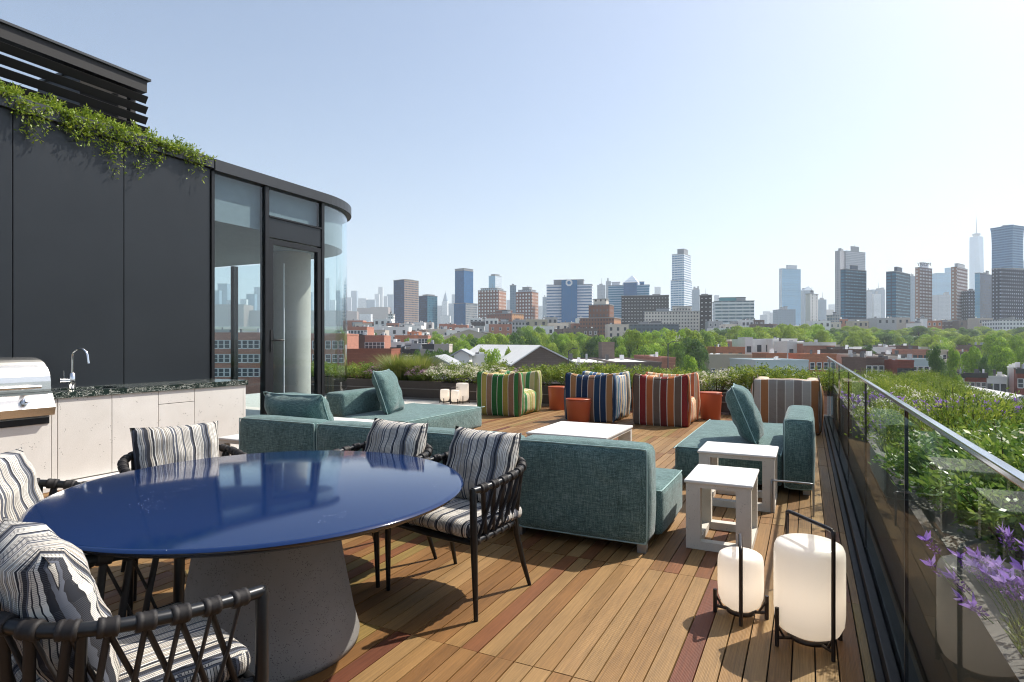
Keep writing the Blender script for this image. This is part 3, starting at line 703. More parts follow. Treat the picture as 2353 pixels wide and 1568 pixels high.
# ================================================================ balustrade
bal=thing('glass_balustrade','clear glass balustrade with polished top rail along the right of the deck','balustrade',(GX,5.0,0)); B0=Vector((GX,5.0,0))
ys=[-2.55,-.80,.95,2.70,4.45,6.19,7.94,9.7,11.4,12.35]
for a,c in zip(ys[:-1],ys[1:]):
    PB().box(GX-.007,GX+.007,a+.012,c-.012,.09,1.15).out('glass_panel',M['rglass'],bal,B0)
for y in ys[1:-1]:
    PB().box(GX-.006,GX+.006,y-.006,y+.006,.09,1.149).out('joint_strip',M['frame'],bal,B0)
PB().box(GX-.05,GX-.0075,-2.55,12.35,-.02,.088).box(GX+.0075,GX+.07,-2.55,12.35,-.02,.088).out('base_channel',M['channel'],bal,B0,bevel=.006)
PB().box(GX-.011,GX+.011,-2.55,12.35,1.151,1.168).out('top_rail',M['railcap'],bal,B0,bevel=.004)
PB().box(GX-.085,GX-.052,-2.55,12.35,-.02,.03).out('edge_trim',M['channel'],bal,B0,bevel=.004)
# ================================================================ planters
def planter(label,x0,x1,y0,y1,h,front='y'):
    c=Vector(((x0+x1)/2,(y0+y1)/2,0)); t=thing('planter_box',label,'planter',c,0,'timber planters round the roof edge')
    b=PB().box(x0,x1,y0,y0+.03,0,h).box(x0,x1,y1-.03,y1,0,h).box(x0,x0+.03,y0+.031,y1-.031,0,h).box(x1-.03,x1,y0+.031,y1-.031,0,h)
    b.out('box',M['planter'],t,c); PB().box(x0+.031,x1-.031,y0+.031,y1-.031,.02,h-.05).out('soil',M['soil'],t,c)
    if front=='y':
        PB().box(x0+.01,x1-.01,y0-.025,y0-.001,h*.55,h*.55+.022).out('rail',M['planter_rail'],t,c)
        PB().box(x0+.01,x1-.01,y0-.06,y0-.001,0,.045).out('rail',M['planter_rail'],t,c)
    return t
planter('long dark planter under the white flowering bushes',-13.2,-8.05,12.45,13.35,.46)
planter('dark planter behind the far lanterns and green armchair',-8.04,-4.0,12.45,13.35,.44)
planter('dark planter behind the navy and rust armchairs',-3.99,-1.35,12.45,13.35,.42)
planter('dark planter showing between rust and beige armchairs',-1.34,.20,12.45,13.35,.40)
c=Vector((1.3,5.0,0)); pr_=thing('planter_bed','deep planting bed behind the glass balustrade','planter',c,0)
PB().box(.43,.47,-2.5,13.4,0,.64).box(2.15,2.19,-2.5,13.4,0,.56).box(.471,2.149,-2.5,-2.46,0,.56).box(.471,2.149,13.36,13.4,0,.56).out('box',M['planter'],pr_,c)
PB().box(.471,2.149,-2.459,13.359,.02,.535).out('soil',M['ledge'],pr_,c)
# ================================================================ plants
def leaves(rg,P,D,L,W,jit=.6,fold=.0):
    """one four-cornered leaf per point: P positions, D growth directions"""
    n=len(P); D=D+rg.normal(0,jit,(n,3)); D/=np.linalg.norm(D,axis=1,keepdims=True)+1e-9
    S=np.cross(D,rg.normal(0,1,(n,3))); S/=np.linalg.norm(S,axis=1,keepdims=True)+1e-9
    l=L*rg.uniform(.6,1.3,(n,1)); w=W*rg.uniform(.7,1.2,(n,1))
    V=np.stack([P,P+D*l*.45+S*w*.5,P+D*l,P+D*l*.45-S*w*.5],1).reshape(-1,3)
    return V,np.arange(4*n).reshape(n,4)
def join(parts):
    V=[];Q=[];T=[];Mi=[];o=0
    for v,q,t,m in parts:
        V.append(v);Q.append(q+o);T.append(t);Mi.append(np.full(len(q),m));o+=len(v)
    return np.concatenate(V),np.concatenate(Q),np.concatenate(T),np.concatenate(Mi)
def shrub_me(seed,w,h,nst,nleaf,L,W,mat,spread=.5,flowers=0,fmat='petal_white',fs=.012,low=.12):
    """twigs rising from the soil, leaves along them; returns (foliage mesh, stems mesh, flowers mesh or None)"""
    rg=np.random.default_rng(seed); twigs=[]; st=MB()
    for i in range(nst):
        a=rg.uniform(0,2*math.pi); rad=math.sqrt(rg.uniform(0,1)); k=rg.uniform(.72,1.08)
        base=np.array([math.cos(a)*rad*w*.16,math.sin(a)*rad*w*.16,0]); lean=rad*spread
        tip=np.array([math.cos(a)*rad*w*.5,math.sin(a)*rad*w*.5,h*k*(1-.38*rad*rad)])
        mid=(base+tip)/2+np.array([math.cos(a),math.sin(a),0])*w*.05*rg.normal(0,1)+np.array([0,0,h*.10])
        twigs.append((base,mid,tip))
        if i%3==0: st.tube([base,mid,tip],[.006,.004,.0015],4,caps=False)
    tw=np.array(twigs); n=nleaf
    idx=rg.integers(0,nst,n); t=low+(1-low)*rg.beta(1.7,1.0,n); t=t[:,None]
    b,m,e=tw[idx,0],tw[idx,1],tw[idx,2]
    P=(1-t)**2*b+2*t*(1-t)*m+t*t*e; Tn=2*(1-t)*(m-b)+2*t*(e-m); Tn/=np.linalg.norm(Tn,axis=1,keepdims=True)+1e-9
    P=P+rg.normal(0,1,(n,3))*np.array([w*.035,w*.035,h*.03])
    out=P*np.array([1,1,0]); out/=np.linalg.norm(out,axis=1,keepdims=True)+1e-6
    V,Q=leaves(rg,P,Tn*.8+out*.5+np.array([0,0,.15]),L,W,.85)
    tone=np.clip(rg.normal(.30+.14*(seed%3),.20,n)+(idx%5-2)*.11,0,1)
    fol=np_mesh('foliage',V,Q,[M[mat]],tone)
    stm=st.build('stems',M['stem'],me_only=True,uv=False)
    fl=None
    if flowers:
        parts=[]
        k=rg.integers(0,nst,flowers); c=tw[k,2]*rg.uniform(.86,1.06,(flowers,1))+rg.normal(0,w*.02,(flowers,3))
        m_=9; C=np.repeat(c,m_,0)+rg.normal(0,1,(flowers*m_,3))*np.array([fs*1.5,fs*1.5,fs*.7])
        dirs=rg.normal(0,1,(flowers*m_,3)); dirs[:,2]=np.abs(dirs[:,2])
        v,q=leaves(rg,C,dirs,fs*1.5,fs*1.1,.2); parts.append((v,q,rg.uniform(0,1,len(q)),0))
        v,q,t_,mi=join(parts); fl=np_mesh('blossoms',v,q,[M[fmat]],t_)
    return fol,stm,fl
def grass_me(seed,w,h,n,mat='leaf_grass'):
    rg=np.random.default_rng(seed); a=rg.uniform(0,6.283,n); r=np.sqrt(rg.uniform(0,1,n))
    B=np.stack([np.cos(a)*r*w*.25,np.sin(a)*r*w*.25,np.zeros(n)],1)
    H=h*rg.uniform(.55,1.05,n); bend=w*.5*r*rg.uniform(.4,1.2,n)
    dx=np.stack([np.cos(a),np.sin(a),0*a],1); S=np.stack([-np.sin(a),np.cos(a),0*a],1)*.006
    p1=B+dx*(bend*.25)[:,None]+np.array([0,0,1])*(H*.6)[:,None]; p2=B+dx*bend[:,None]+np.array([0,0,1])*H[:,None]
    V=np.stack([B-S,B+S,p1+S*.8,p1-S*.8,p2+S*.15,p2-S*.15],1).reshape(-1,3); o=np.arange(n)[:,None]*6
    Q=np.concatenate([o+np.array([0,1,2,3]),o+np.array([3,2,4,5])]); t=np.tile(np.clip(rg.normal(.45,.25,n),0,1),2)
    return np_mesh('foliage',V,Q,[M[mat]],t)
def lav_me(seed,w,h,n):
    """lavender: stems that lean, dark spikes, pale ear petals on top"""
    rg=np.random.default_rng(seed); st=MB(); parts=[]; lf=[]
    for i in range(n):
        a=rg.uniform(0,6.283); r=math.sqrt(rg.uniform(0,1)); hh=h*rg.uniform(.6,1.05)
        b=np.array([math.cos(a)*r*w*.18,math.sin(a)*r*w*.18,0]); e=np.array([math.cos(a)*r*w*.5,math.sin(a)*r*w*.5,hh])
        m=(b+e)/2+np.array([0,0,hh*.1]); st.tube([b,m,e],[.0022,.0018,.0014],4,caps=False)
        d=(e-m)/np.linalg.norm(e-m); k=60; t=rg.uniform(0,1,(k,1)); an=rg.uniform(0,6.283,k)
        rad=(.0085*np.sin(math.pi*(.15+.75*t[:,0]))+.002)[:,None]
        side=np.stack([np.cos(an),np.sin(an),0*an],1)
        v,q=leaves(rg,e+d*(t*.050-.018)+side*rad*.6,side+d*.6,.010,.006,.2); parts.append((v,q,rg.uniform(0,1,k),0))
        pk=5; an=rg.uniform(0,6.283)+np.arange(pk)*6.283/pk
        side=np.stack([np.cos(an),np.sin(an),0*an],1)
        v,q=leaves(rg,np.tile(e+d*.028,(pk,1)),d*1.0+side*.75,.036,.014,.15); parts.append((v,q,rg.uniform(.35,1,pk),1))
        k=26; t=rg.uniform(0,.6,(k,1)); v,q=leaves(rg,b*(1-t)+m*t+rg.normal(0,.008,(k,3)),np.tile(d,(k,1)),.030,.004,.45); lf.append((v,q,rg.uniform(.1,.9,k),0))
    v,q,t,mi=join(parts); fl=np_mesh('blossoms',v,q,[M['spike'],M['petal_purple']],t,mi)
    v,q,t,mi=join(lf); return np_mesh('foliage',v,q,[M['leaf_shrub']],t),st.build('stems',M['leaf_shrub'],me_only=True,uv=False),fl
def plant(name,label,cat,loc,rz,meshes,scale=(1,1,1),group=None):
    t=thing(name,label,cat,loc,rz,group); t.scale=scale
    for nm,me in zip(('foliage','stems','blossoms'),meshes):
        if me is not None: put(nm,me,t)
    return t
# ---- right hand bed: fine-leaved shrubs
SH=[shrub_me(11+i,1.35,.50,170,19000,.026,.0105,'leaf_shrub',flowers=0) for i in range(3)]
SHF=[shrub_me(31+i,1.1,.42,120,8000,.030,.012,'leaf_shrub',flowers=120,fs=.014) for i in range(2)]
SHB=[shrub_me(41+i,.95,.50,120,14000,.035,.0145,'leaf_bright',flowers=26,fs=.012) for i in range(2)]
LAV=[lav_me(51+i,.62,.44,60) for i in range(2)]; LAVS=[lav_me(57+i,.46,.27,44) for i in range(2)]
bed=[ # kind, x, y, scale xy, z, label
 (SHB,.88,2.92,1.08,1.02,'glossy dark green bush directly behind the second glass panel'),
 (SHB,1.55,2.70,1.05,.90,'glossy green bush with white clusters beside the lavender clumps'),
 (SHB,.86,3.70,1.05,.92,'glossy bush pressing on the glass past the first joint strip'),
 (SHF,1.62,3.50,.95,.85,'bush with pale clusters between the glossy bushes and the outer rim'),
 (SHF,1.55,4.25,.95,.85,'bush with cream clusters right below the handrail'),
 (SH,.84,4.50,.82,1.15,'fine leaved olive shrub pressed against the glass behind the glossy bush'),
 (SH,1.58,5.05,.64,.95,'wide olive green shrub in the middle of the planting bed'),
 (SHF,.78,6.15,.72,.95,'white flowering bush seen through the glass beside the lavender'),
 (SH,1.74,5.85,.56,.66,'olive green shrub at the outer rim of the bed, below the row houses'),
 (SH,1.48,6.75,.58,.80,'loose olive shrub rising above the handrail below the red row house'),
 (SHF,.84,7.30,.85,.95,'pale flowered bush behind the mirrored armchair in the glass'),
 (SH,1.74,7.5,.60,.70,'olive shrub half way along the outer rim of the bed'),
 (SH,.88,8.15,.74,.95,'olive shrub behind the last glass joint strip'),
 (SHF,1.70,8.4,.75,.66,'white flecked bush in the far part of the bed'),
 (SH,1.72,9.3,.70,.68,'low olive shrub at the far outer rim of the bed'),
 (SH,.88,9.05,.74,.88,'olive shrub right behind the end of the handrail'),
 (SH,1.0,9.95,.75,.80,'olive shrub beyond the end of the handrail'),
 (SH,1.7,10.3,.75,.70,'green shrub at the outer rim near the roof corner'),
 (SHF,.95,10.9,.8,.82,'white flowering bush in the corner beyond the beige armchair'),
 (SH,1.7,11.3,.8,.75,'green shrub in the far corner of the bed'),
 (SH,1.0,11.9,.8,.85,'leafy green shrub at the very corner of the roof'),
 (SHF,1.78,4.75,.55,.75,'small white flowering bush at the outer rim below the handrail'),
 (SH,1.22,6.22,.56,.82,'small olive shrub between the two lavender clumps by the glass'),
 (SH,1.75,12.3,.8,.85,'green shrub at the outer end of the roof corner'),
]
for i,(ms,x,y,s,sz,lab) in enumerate(bed):
    plant('flowering_shrub' if ms is SHF else 'shrub',lab,'shrub',(x,y,.53),i*1.7,ms[i%len(ms)],(s,s,sz),'shrubs in the bed behind the glass')
for i,(x,y,s,lab,tilt) in enumerate([
 (.60,2.14,-1,'purple lavender clump closest to the glass with stems over the grey ledge',-.2),
 (.66,1.86,-1,'purple lavender clump beside the one on the grey ledge',-.15),
 (.92,2.16,-1,'purple lavender in front of the glossy bush with white clusters',-.12),
 (.60,5.65,.62,'purple lavender seen through the third glass panel',.0),
 (.92,5.25,.95,'purple lavender rising across the handrail line',.0),
 (1.22,5.40,.95,'pale purple lavender standing above the handrail',.0),
 (.58,6.95,.78,'purple lavender beside the mirrored armchair in the glass',.0),
 (.62,4.05,.45,'small lavender low behind the glass joint',-.1)]):
    ms=LAVS if s<0 else LAV; s=abs(s); o=plant('lavender',lab,'lavender',(x,y,.53),i*2.1,ms[i%2],(s,s,s),'lavender clumps in the bed'); o.rotation_euler=(0,tilt,i*2.1) if tilt else (0,0,i*2.1)
# ---- rear planters
RS=[shrub_me(61+i,1.25,.66,90,4200,.060,.022,'leaf_shrub') for i in range(2)]
RF=[shrub_me(71+i,1.15,.44,90,2200,.050,.020,'leaf_shrub',flowers=170,fs=.020) for i in range(2)]
RP=shrub_me(81,1.0,.44,80,2000,.050,.020,'leaf_shrub',flowers=120,fmat='petal_pink',fs=.018)
RG=[grass_me(91+i,1.2,.72,1500) for i in range(2)]
rear=[]
def rp(kind,x,s=1.0,sz=1.0,lab='',y=12.9,z=.40):
    ms={'s':RS,'f':RF,'p':[RP],'g':[(g,None,None) for g in RG]}[kind]; i=len(rear)
    rear.append(plant({'s':'shrub','f':'flowering_shrub','p':'flowering_shrub','g':'ornamental_grass'}[kind],lab,{'s':'shrub','f':'shrub','p':'shrub','g':'grass'}[kind],(x,y,z),i*2.3,ms[i%len(ms)],(s,s,sz*(.84 if kind=='s' else 1.0)),'plants in the rear planters'))
rp('s',-12.6,1,.9,'leafy shrub seen through the left pane of the pavilion'); rp('s',-11.7,.9,.8,'leafy shrub seen through the pavilion beside the inner mullion')
rp('s',-10.9,.9,.9,'shrub seen through the glass door'); rp('p',-10.3,.9,.9,'bush with small pink flowers behind the curved glass')
rp('g',-9.75,1.05,1.0,'tuft of ornamental grass just right of the curved glass',13.0); rp('g',-9.05,1.1,1.0,'second tuft of ornamental grass left of the pink flowers',13.0)
rp('p',-8.75,.9,1.0,'pink and mauve flowering bush at the left end of the white row',12.72)
rp('f',-8.05,1.0,1.05,'white flowering bush left of centre in the row',12.72); rp('f',-7.35,1.0,1.05,'white flowering bush behind the far lanterns',12.72); rp('f',-6.75,1.0,1.0,'white flowering bush beside the green armchair',12.72)
rp('s',-7.9,.9,1.0,'green shrub behind the white flowering row',13.15); rp('s',-6.9,.9,1.05,'green shrub rising behind the white flowers',13.15)
rp('p',-6.1,.7,.9,'small purple flowered bush touching the green armchair',12.7)
rp('s',-5.6,1.0,.95,'green shrub behind the green armchair'); rp('s',-4.8,1.0,1.05,'dense green shrub between the green and navy armchairs'); rp('s',-4.0,1.0,1.05,'green shrub behind the navy armchair')
rp('s',-3.2,1.0,.95,'green shrub above the gap between navy and rust armchairs'); rp('s',-2.4,1.0,.9,'green shrub hidden behind the rust armchair'); rp('f',-1.65,1.0,1.0,'shrub with few white and red blooms right of the rust armchair',12.8)
rp('s',-1.0,1.05,1.05,'bushy green shrub in front of the tan house'); rp('s',-.35,1.0,1.0,'green shrub left of the beige armchair'); rp('s',.35,1.0,1.0,'green shrub above the beige armchair')
# ---- plants hanging over the pavilion parapet
def vine_me(seed,w,drop,n):
    rg=np.random.default_rng(seed); P=[];D=[]
    ns=46
    for i in range(ns):
        y=rg.normal(0,w*.30); l=drop*rg.uniform(.15,1.0)*math.exp(-(y/(w*.42))**2); k=n//ns
        up=rg.random()<.45
        t=rg.uniform(0,1,k)
        if up: x=-.12+rg.normal(0,.08)+0*t; z=.02+t*rg.uniform(.03,.13); yy=y+t*rg.normal(0,.06)
        else: x=.07*np.minimum(1,t*4)-.12+.12*np.minimum(1,t*4)+rg.normal(0,.012)+.02*np.sin(t*5); z=.05*np.sin(np.minimum(1,t*4)*math.pi)-t*l; yy=y+.05*np.sin(t*6+i)-t*.04+.03*t
        P.append(np.stack([x+rg.normal(0,.014,k),yy+rg.normal(0,.018,k),z+rg.normal(0,.012,k)],1)); D.append(np.tile([.5,0,.55 if up else -.4],(k,1)))
    P=np.concatenate(P);D=np.concatenate(D); v,q=leaves(rg,P,D,.042,.017,.65)
    f=rg.choice(len(P),len(P)//34); vf,qf=leaves(rg,P[f]+[.01,0,0],rg.normal(0,1,(len(f),3)),.02,.018,.3)
    V,Q,T,mi=join([(v,q,np.clip(rg.normal(.5,.25,len(q)),0,1),0),(vf,qf,rg.uniform(0,1,len(qf)),1)])
    return np_mesh('foliage',V,Q,[M['leaf_vine'],M['petal_white']],T,mi)
for i,(y,w,dr,lab) in enumerate([(3.38,.62,.50,'trailing plant over the first panel joint, leftmost of the parapet greenery'),(3.80,.60,.36,'short trailing plant left of centre on the parapet'),(4.12,.62,.62,'trailing plant hanging long just left of the second panel joint'),(4.48,.66,.62,'longest trailing plant over the second panel joint'),(4.80,.5,.16,'low tuft of trailing plant lying on the coping'),(5.17,.40,.50,'small separate trailing plant near the end of the coping'),(2.95,.5,.10,'low green tuft at the left picture edge of the parapet')]):
    plant('trailing_plant',lab,'trailing plant',(-7.16,y,3.885),0,(vine_me(101+i,w*.86,dr,1500 if w>.55 else 800),),group='trailing plants along the parapet')
# ================================================================ hillside
b=MB(); DS=[-60,0,60,120,150,180,210,240,270,300,330,360,400,500,700,1000,1500,2200,4000,8900]
v=[]; f=[]
RSX=[-8900,-2500,-900,-300,0,300,900,2500,8900]
for d in DS:
    for r in RSX:
        zg=ground(min(d,2500)); v.append(cw(r,d,zg))
n=len(RSX)
for i in range(len(DS)-1):
    for j in range(n-1): f.append((i*n+j,i*n+j+1,(i+1)*n+j+1,(i+1)*n+j))
N=NT('city ground'); o=N.obj(); q=N.noise(.02,o,5.0,.6)
N.set(N.ramp(q,[(.35,(.10,.10,.095)),(.48,(.20,.19,.175)),(.55,(.05,.085,.025)),(.7,(.06,.10,.03))]),.95)
tag(b.add(v,f,0,True).build('hillside_ground',N.m,None,uv=False),kind='structure')
# ================================================================ towers
LIGHT={}
def body(quad,z0,z1,mats,root,base,name='wall',roof=None):
    """quad: four world xy corners, counter-clockwise; mats: one material per side"""
    v=[];f=[];uv=[];mi=[]; u=0.0
    for i in range(4):
        a,c=quad[i],quad[(i+1)%4]; L=(Vector(c)-Vector(a)).length; k=len(v)
        v+=[(a[0],a[1],z0),(c[0],c[1],z0),(c[0],c[1],z1),(a[0],a[1],z1)]
        f.append((k,k+1,k+2,k+3)); uv+=[(0,0),(L,0),(L,z1-z0),(0,z1-z0)]; mi.append(i)
    me=bpy.data.meshes.new(name); me.from_pydata([(p[0]-base[0],p[1]-base[1],p[2]-base[2]) for p in v],[],f)
    ml=[]; 
    for m in mats:
        if m not in ml: ml.append(m)
    for m in ml: me.materials.append(m)
    me.polygons.foreach_set('material_index',[ml.index(mats[i]) for i in mi])
    l=me.uv_layers.new(name='UVMap'); l.data.foreach_set('uv',np.array(uv,dtype=np.float32).ravel()); me.update()
    o=put(name,me,root)
    if roof:
        c=sum((Vector((p[0],p[1],0)) for p in quad),Vector())/4; g=1.0+.35/max(3,(Vector((quad[0][0],quad[0][1],0))-c).length)
        PB().prism([((p[0]-c.x)*g+c.x,(p[1]-c.y)*g+c.y) for p in quad],z1+.004,z1+.45).out('roof',roof,root,base)
    return o
def quad_for(xl,xc,xr,D,phi,depth=None):
    """footprint whose near corner is on column xc; the two visible sides end on columns xl and xr"""
    if xc is None:
        dep=depth or max(8,(xr-xl)/FPX*D*.7)
        a=cw(rr(xl,D),D); c=cw(rr(xr,D),D); F_=cw(0,dep)-cw(0,0)
        return [(a.x,a.y),(c.x,c.y),(c.x+F_.x,c.y+F_.y),(a.x+F_.x,a.y+F_.y)],cw(rr((xl+xr)/2,D+dep/2),D+dep/2)
    ph=R(phi); cp,sp=math.cos(ph),math.sin(ph); rc=rr(xc,D); tl=(xl-CX)/FPX; tr=(xr-CX)/FPX
    L1=(rc-tl*D)/(cp+tl*sp); L2=(tr*D-rc)/(sp-tr*cp) if (sp-tr*cp)>.05 else (tr*D-rc)/.3
    p0=cw(rc,D); e1=cw(-cp,sp)-cw(0,0); e2=cw(sp,cp)-cw(0,0)
    pl=p0+e1*L1; pr=p0+e2*L2; pb=p0+e1*L1+e2*L2
    return [(p0.x,p0.y),(pr.x,pr.y),(pb.x,pb.y),(pl.x,pl.y)],(p0+pb)/2
ROOF=m_plain('grey roofing',(.30,.30,.30),.9); ROOFW=m_plain('white roof membrane',(.72,.71,.68),.85,0,.12,.4); ROOFD=m_plain('dark roofing',(.09,.09,.095),.9)
MECH=m_plain('rooftop plant grey',(.33,.34,.36),.7)
def tower(label,xl,xc,xr,yt,D,mats,phi=35,extra=(),cat='tower',name='tower_block',group='towers of the skyline',roof=ROOF,depth=None,zbase=None):
    q,c=quad_for(xl,xc,xr,D,phi,depth); z0=ground(D)-3 if zbase is None else zbase; base=Vector((c.x,c.y,z0)); z1=zz(yt,D)
    t=thing(name,label,cat,base,0,group)
    if not isinstance(mats,(list,tuple)): mats=[mats]
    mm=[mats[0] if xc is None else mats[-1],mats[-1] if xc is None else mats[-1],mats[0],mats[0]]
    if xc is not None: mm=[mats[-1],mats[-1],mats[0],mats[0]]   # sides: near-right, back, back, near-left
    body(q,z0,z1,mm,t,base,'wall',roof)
    for (ex0,ex1,ey,m,*k) in extra:            # setbacks, plant rooms: columns ex0..ex1 up to row ey
        qq=[]; s0=(ex1-ex0)/(xr-xl); off=rr((ex0+ex1)/2,D)-rr((xl+xr)/2,D); O=cw(off,0)-cw(0,0)
        sy=k[0] if k else 1.0
        for p in q: P=Vector((p[0],p[1],0)); d=(P-c)*(s0*.98); d.z=0; qq.append((c.x+d.x+O.x,c.y+d.y+O.y))
        zb=k[1] if len(k)>1 else z1+.46
        body(qq,zb,zz(ey,D),[m]*4,t,base,'roof_plant',roof); 
    if not extra and name=='tower_block' or name=='office_block':
        rg=random.Random(int(xl*7+yt)); zb=z1+.46
        for k in range(rg.randint(2,3)):
            sc_=rg.uniform(.12,.30); fx,fy=rg.uniform(-.28,.28),rg.uniform(-.28,.28); e1=Vector((q[1][0]-q[0][0],q[1][1]-q[0][1],0)); e2=Vector((q[3][0]-q[0][0],q[3][1]-q[0][1],0))
            O=c+e1*fx+e2*fy; qq=[]
            for p in q: d=(Vector((p[0],p[1],0))-c)*sc_; qq.append((O.x+d.x,O.y+d.y))
            body(qq,zb+.002*k,zb+rg.uniform(1.2,3.6)*max(.6,D/700),[MECH]*4,t,base,'roof_plant',ROOFD)
    if name=='tower_block' and int(xl)%3==0:
        PB().tube([(c.x,c.y,z1),(c.x,c.y,z1+9*D/700)],[.22*D/600,.1*D/600],5).out('aerial',ROOFD,t,base)
    return t
G=m_grid
g_bronze=G('bronze grid facade',(.42,.31,.25),(.10,.14,.20),3.2,3.4,.80,.50,.2); g_bluedark=G('dark blue glass facade',(.022,.045,.105),(.035,.085,.20),3.0,3.4,.72,.72,.12)
g_teal=G('teal glass facade',(.06,.19,.26),(.03,.13,.21),3.2,3.6,.7,.68,.12); g_blue=G('blue glass facade',(.030,.125,.28),(.035,.15,.34),3.0,3.8,.86,.84,.1,.2)
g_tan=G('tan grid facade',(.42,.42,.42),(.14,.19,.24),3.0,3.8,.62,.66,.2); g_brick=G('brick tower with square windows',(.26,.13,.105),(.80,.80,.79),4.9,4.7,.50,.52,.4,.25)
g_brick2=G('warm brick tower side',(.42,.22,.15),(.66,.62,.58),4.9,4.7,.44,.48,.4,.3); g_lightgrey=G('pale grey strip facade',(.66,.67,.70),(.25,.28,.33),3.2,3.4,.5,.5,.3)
g_bankw=G('white and blue banded facade',(.86,.87,.90),(.11,.22,.38),60,4.1,1.2,.42,.15,.15); g_bankb=G('deep blue glass panel',(.03,.16,.34),(.025,.17,.39),15,60,.94,1.2,.06,.12)
g_tealband=G('teal banded glass facade',(.45,.60,.70),(.08,.26,.40),60,4.0,1.2,.58,.08,.2); g_dark=G('dark brick slab',(.035,.03,.032),(.52,.52,.53),4.2,4.4,.42,.24,.4,.6)
g_cream=G('cream grid facade',(.74,.68,.60),(.12,.11,.11),3.3,3.6,.50,.46,.3,.5); g_whitetow=G('white and blue banded tower',(.84,.87,.90),(.09,.24,.42),5.2,4.1,.86,.40,.12,.25)
g_office=G('green banded white office',(.78,.80,.80),(.09,.17,.21),9,4.3,.93,.48,.15,.35); g_pale=G('pale blue glass facade',(.34,.57,.72),(.30,.55,.75),60,4.4,1.2,.72,.06,.12)
g_paleL=G('silver glass side',(.75,.80,.85),(.66,.74,.82),60,4.4,1.2,.6,.1,.1); g_tealdark=G('dark teal tower',(.010,.045,.085),(.15,.33,.44),3.4,3.9,.62,.34,.15,.6)
g_tealside=G('dark teal tower side',(.010,.055,.11),(.02,.15,.26),6,3.9,.8,.7,.12,.3); g_greyt=G('grey concrete tower',(.44,.43,.45),(.17,.20,.26),2.9,3.4,.56,.56,.25,.4)
g_lattice=G('brown lattice tower',(.19,.105,.10),(.62,.62,.64),4.4,4.6,.56,.50,.3,.35); g_darklat=G('navy lattice slab',(.018,.024,.055),(.42,.47,.58),4.0,4.2,.36,.38,.3,.7)
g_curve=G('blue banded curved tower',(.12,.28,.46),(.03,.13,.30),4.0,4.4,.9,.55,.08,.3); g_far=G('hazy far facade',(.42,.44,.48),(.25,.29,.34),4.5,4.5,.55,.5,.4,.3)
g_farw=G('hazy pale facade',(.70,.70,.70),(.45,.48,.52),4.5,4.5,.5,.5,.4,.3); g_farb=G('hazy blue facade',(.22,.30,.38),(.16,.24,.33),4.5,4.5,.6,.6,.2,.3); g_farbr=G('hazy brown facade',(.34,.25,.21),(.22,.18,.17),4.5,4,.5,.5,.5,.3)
g_whitegrid=G('white facade with dark grid',(.80,.80,.79),(.12,.14,.17),3.4,3.8,.55,.55,.3,.4); g_podium=G('dark long podium',(.04,.055,.08),(.10,.15,.20),5,4.2,.75,.4,.2,.5)
T=tower
T('bronze and navy tower, tallest of the left cluster, with aerials on its roof',904.3,929,961.9,643,600,[g_bluedark,g_bronze],38,[(918,950,641,MECH)])
T('white gridded block at the foot of the bronze tower',891.5,None,904,722.7,560,g_whitegrid)
T('teal glass block right of the bronze tower',962.3,982,1005,680,620,[g_bluedark,g_teal],40,[(971,999,677,MECH)])
T('blue glass tower with a wider lower half and a grey crown',1042.8,1070,1097.5,697,640,[g_blue,g_tan],38,[(1044.7,1087.7,621,g_blue),(1044.9,1087.5,616.4,MECH,1,zz(621,640)+.5)])
T('pale blue glass tower behind the brick twins',1123,1138,1153,634,900,[g_pale,g_paleL],35,[(1128,1148,630,MECH)])
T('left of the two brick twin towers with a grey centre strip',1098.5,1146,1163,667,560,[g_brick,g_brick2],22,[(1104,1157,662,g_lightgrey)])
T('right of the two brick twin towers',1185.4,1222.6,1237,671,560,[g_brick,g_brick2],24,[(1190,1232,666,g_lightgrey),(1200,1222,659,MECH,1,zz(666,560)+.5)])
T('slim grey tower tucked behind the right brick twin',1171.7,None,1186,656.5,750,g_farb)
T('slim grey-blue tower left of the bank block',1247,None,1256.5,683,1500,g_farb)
# bank block
t=T('broad white banded block with blue centre panel and ring emblem',1256,1360,1373,654,550,[g_bankw,g_bankw],10,[(1273,1352,642,MECH)])
q,c=quad_for(1290,1326,1330,548,10); base=t.location
body(q,ground(550)-3,zz(644,550),[g_bankb]*4,t,base,'glass_panel',ROOF)
D0=545; em=PB(); ec=cw(rr(1307.6,D0),D0,zz(650,D0)); rx=Vector((CT,ST,0)); 
for i in range(8):
    a0,a1=math.pi/4*i+.39,math.pi/4*(i+1)+.39
    for k in range(1):
        pts=[]
        for (rad,dd) in ((1.7,0),(3.3,0),(3.3,.5),(1.7,.5)):
            for a in (a0,a1): pts.append(ec+rx*rad*math.cos(a)+Vector((0,0,rad*math.sin(a)))+(cw(0,dd)-cw(0,0)))
        em.add(pts,[(0,2,3,1),(2,4,5,3),(6,0,1,7),(4,6,7,5)])
em.out('emblem',m_plain('white emblem',(.85,.85,.85),.5),t,base)
T('grey slab peeking over the bank block',1374,None,1391,656,1200,g_far); T('taller grey slab between bank and teal glass block',1393.5,None,1404,647,1250,g_far)
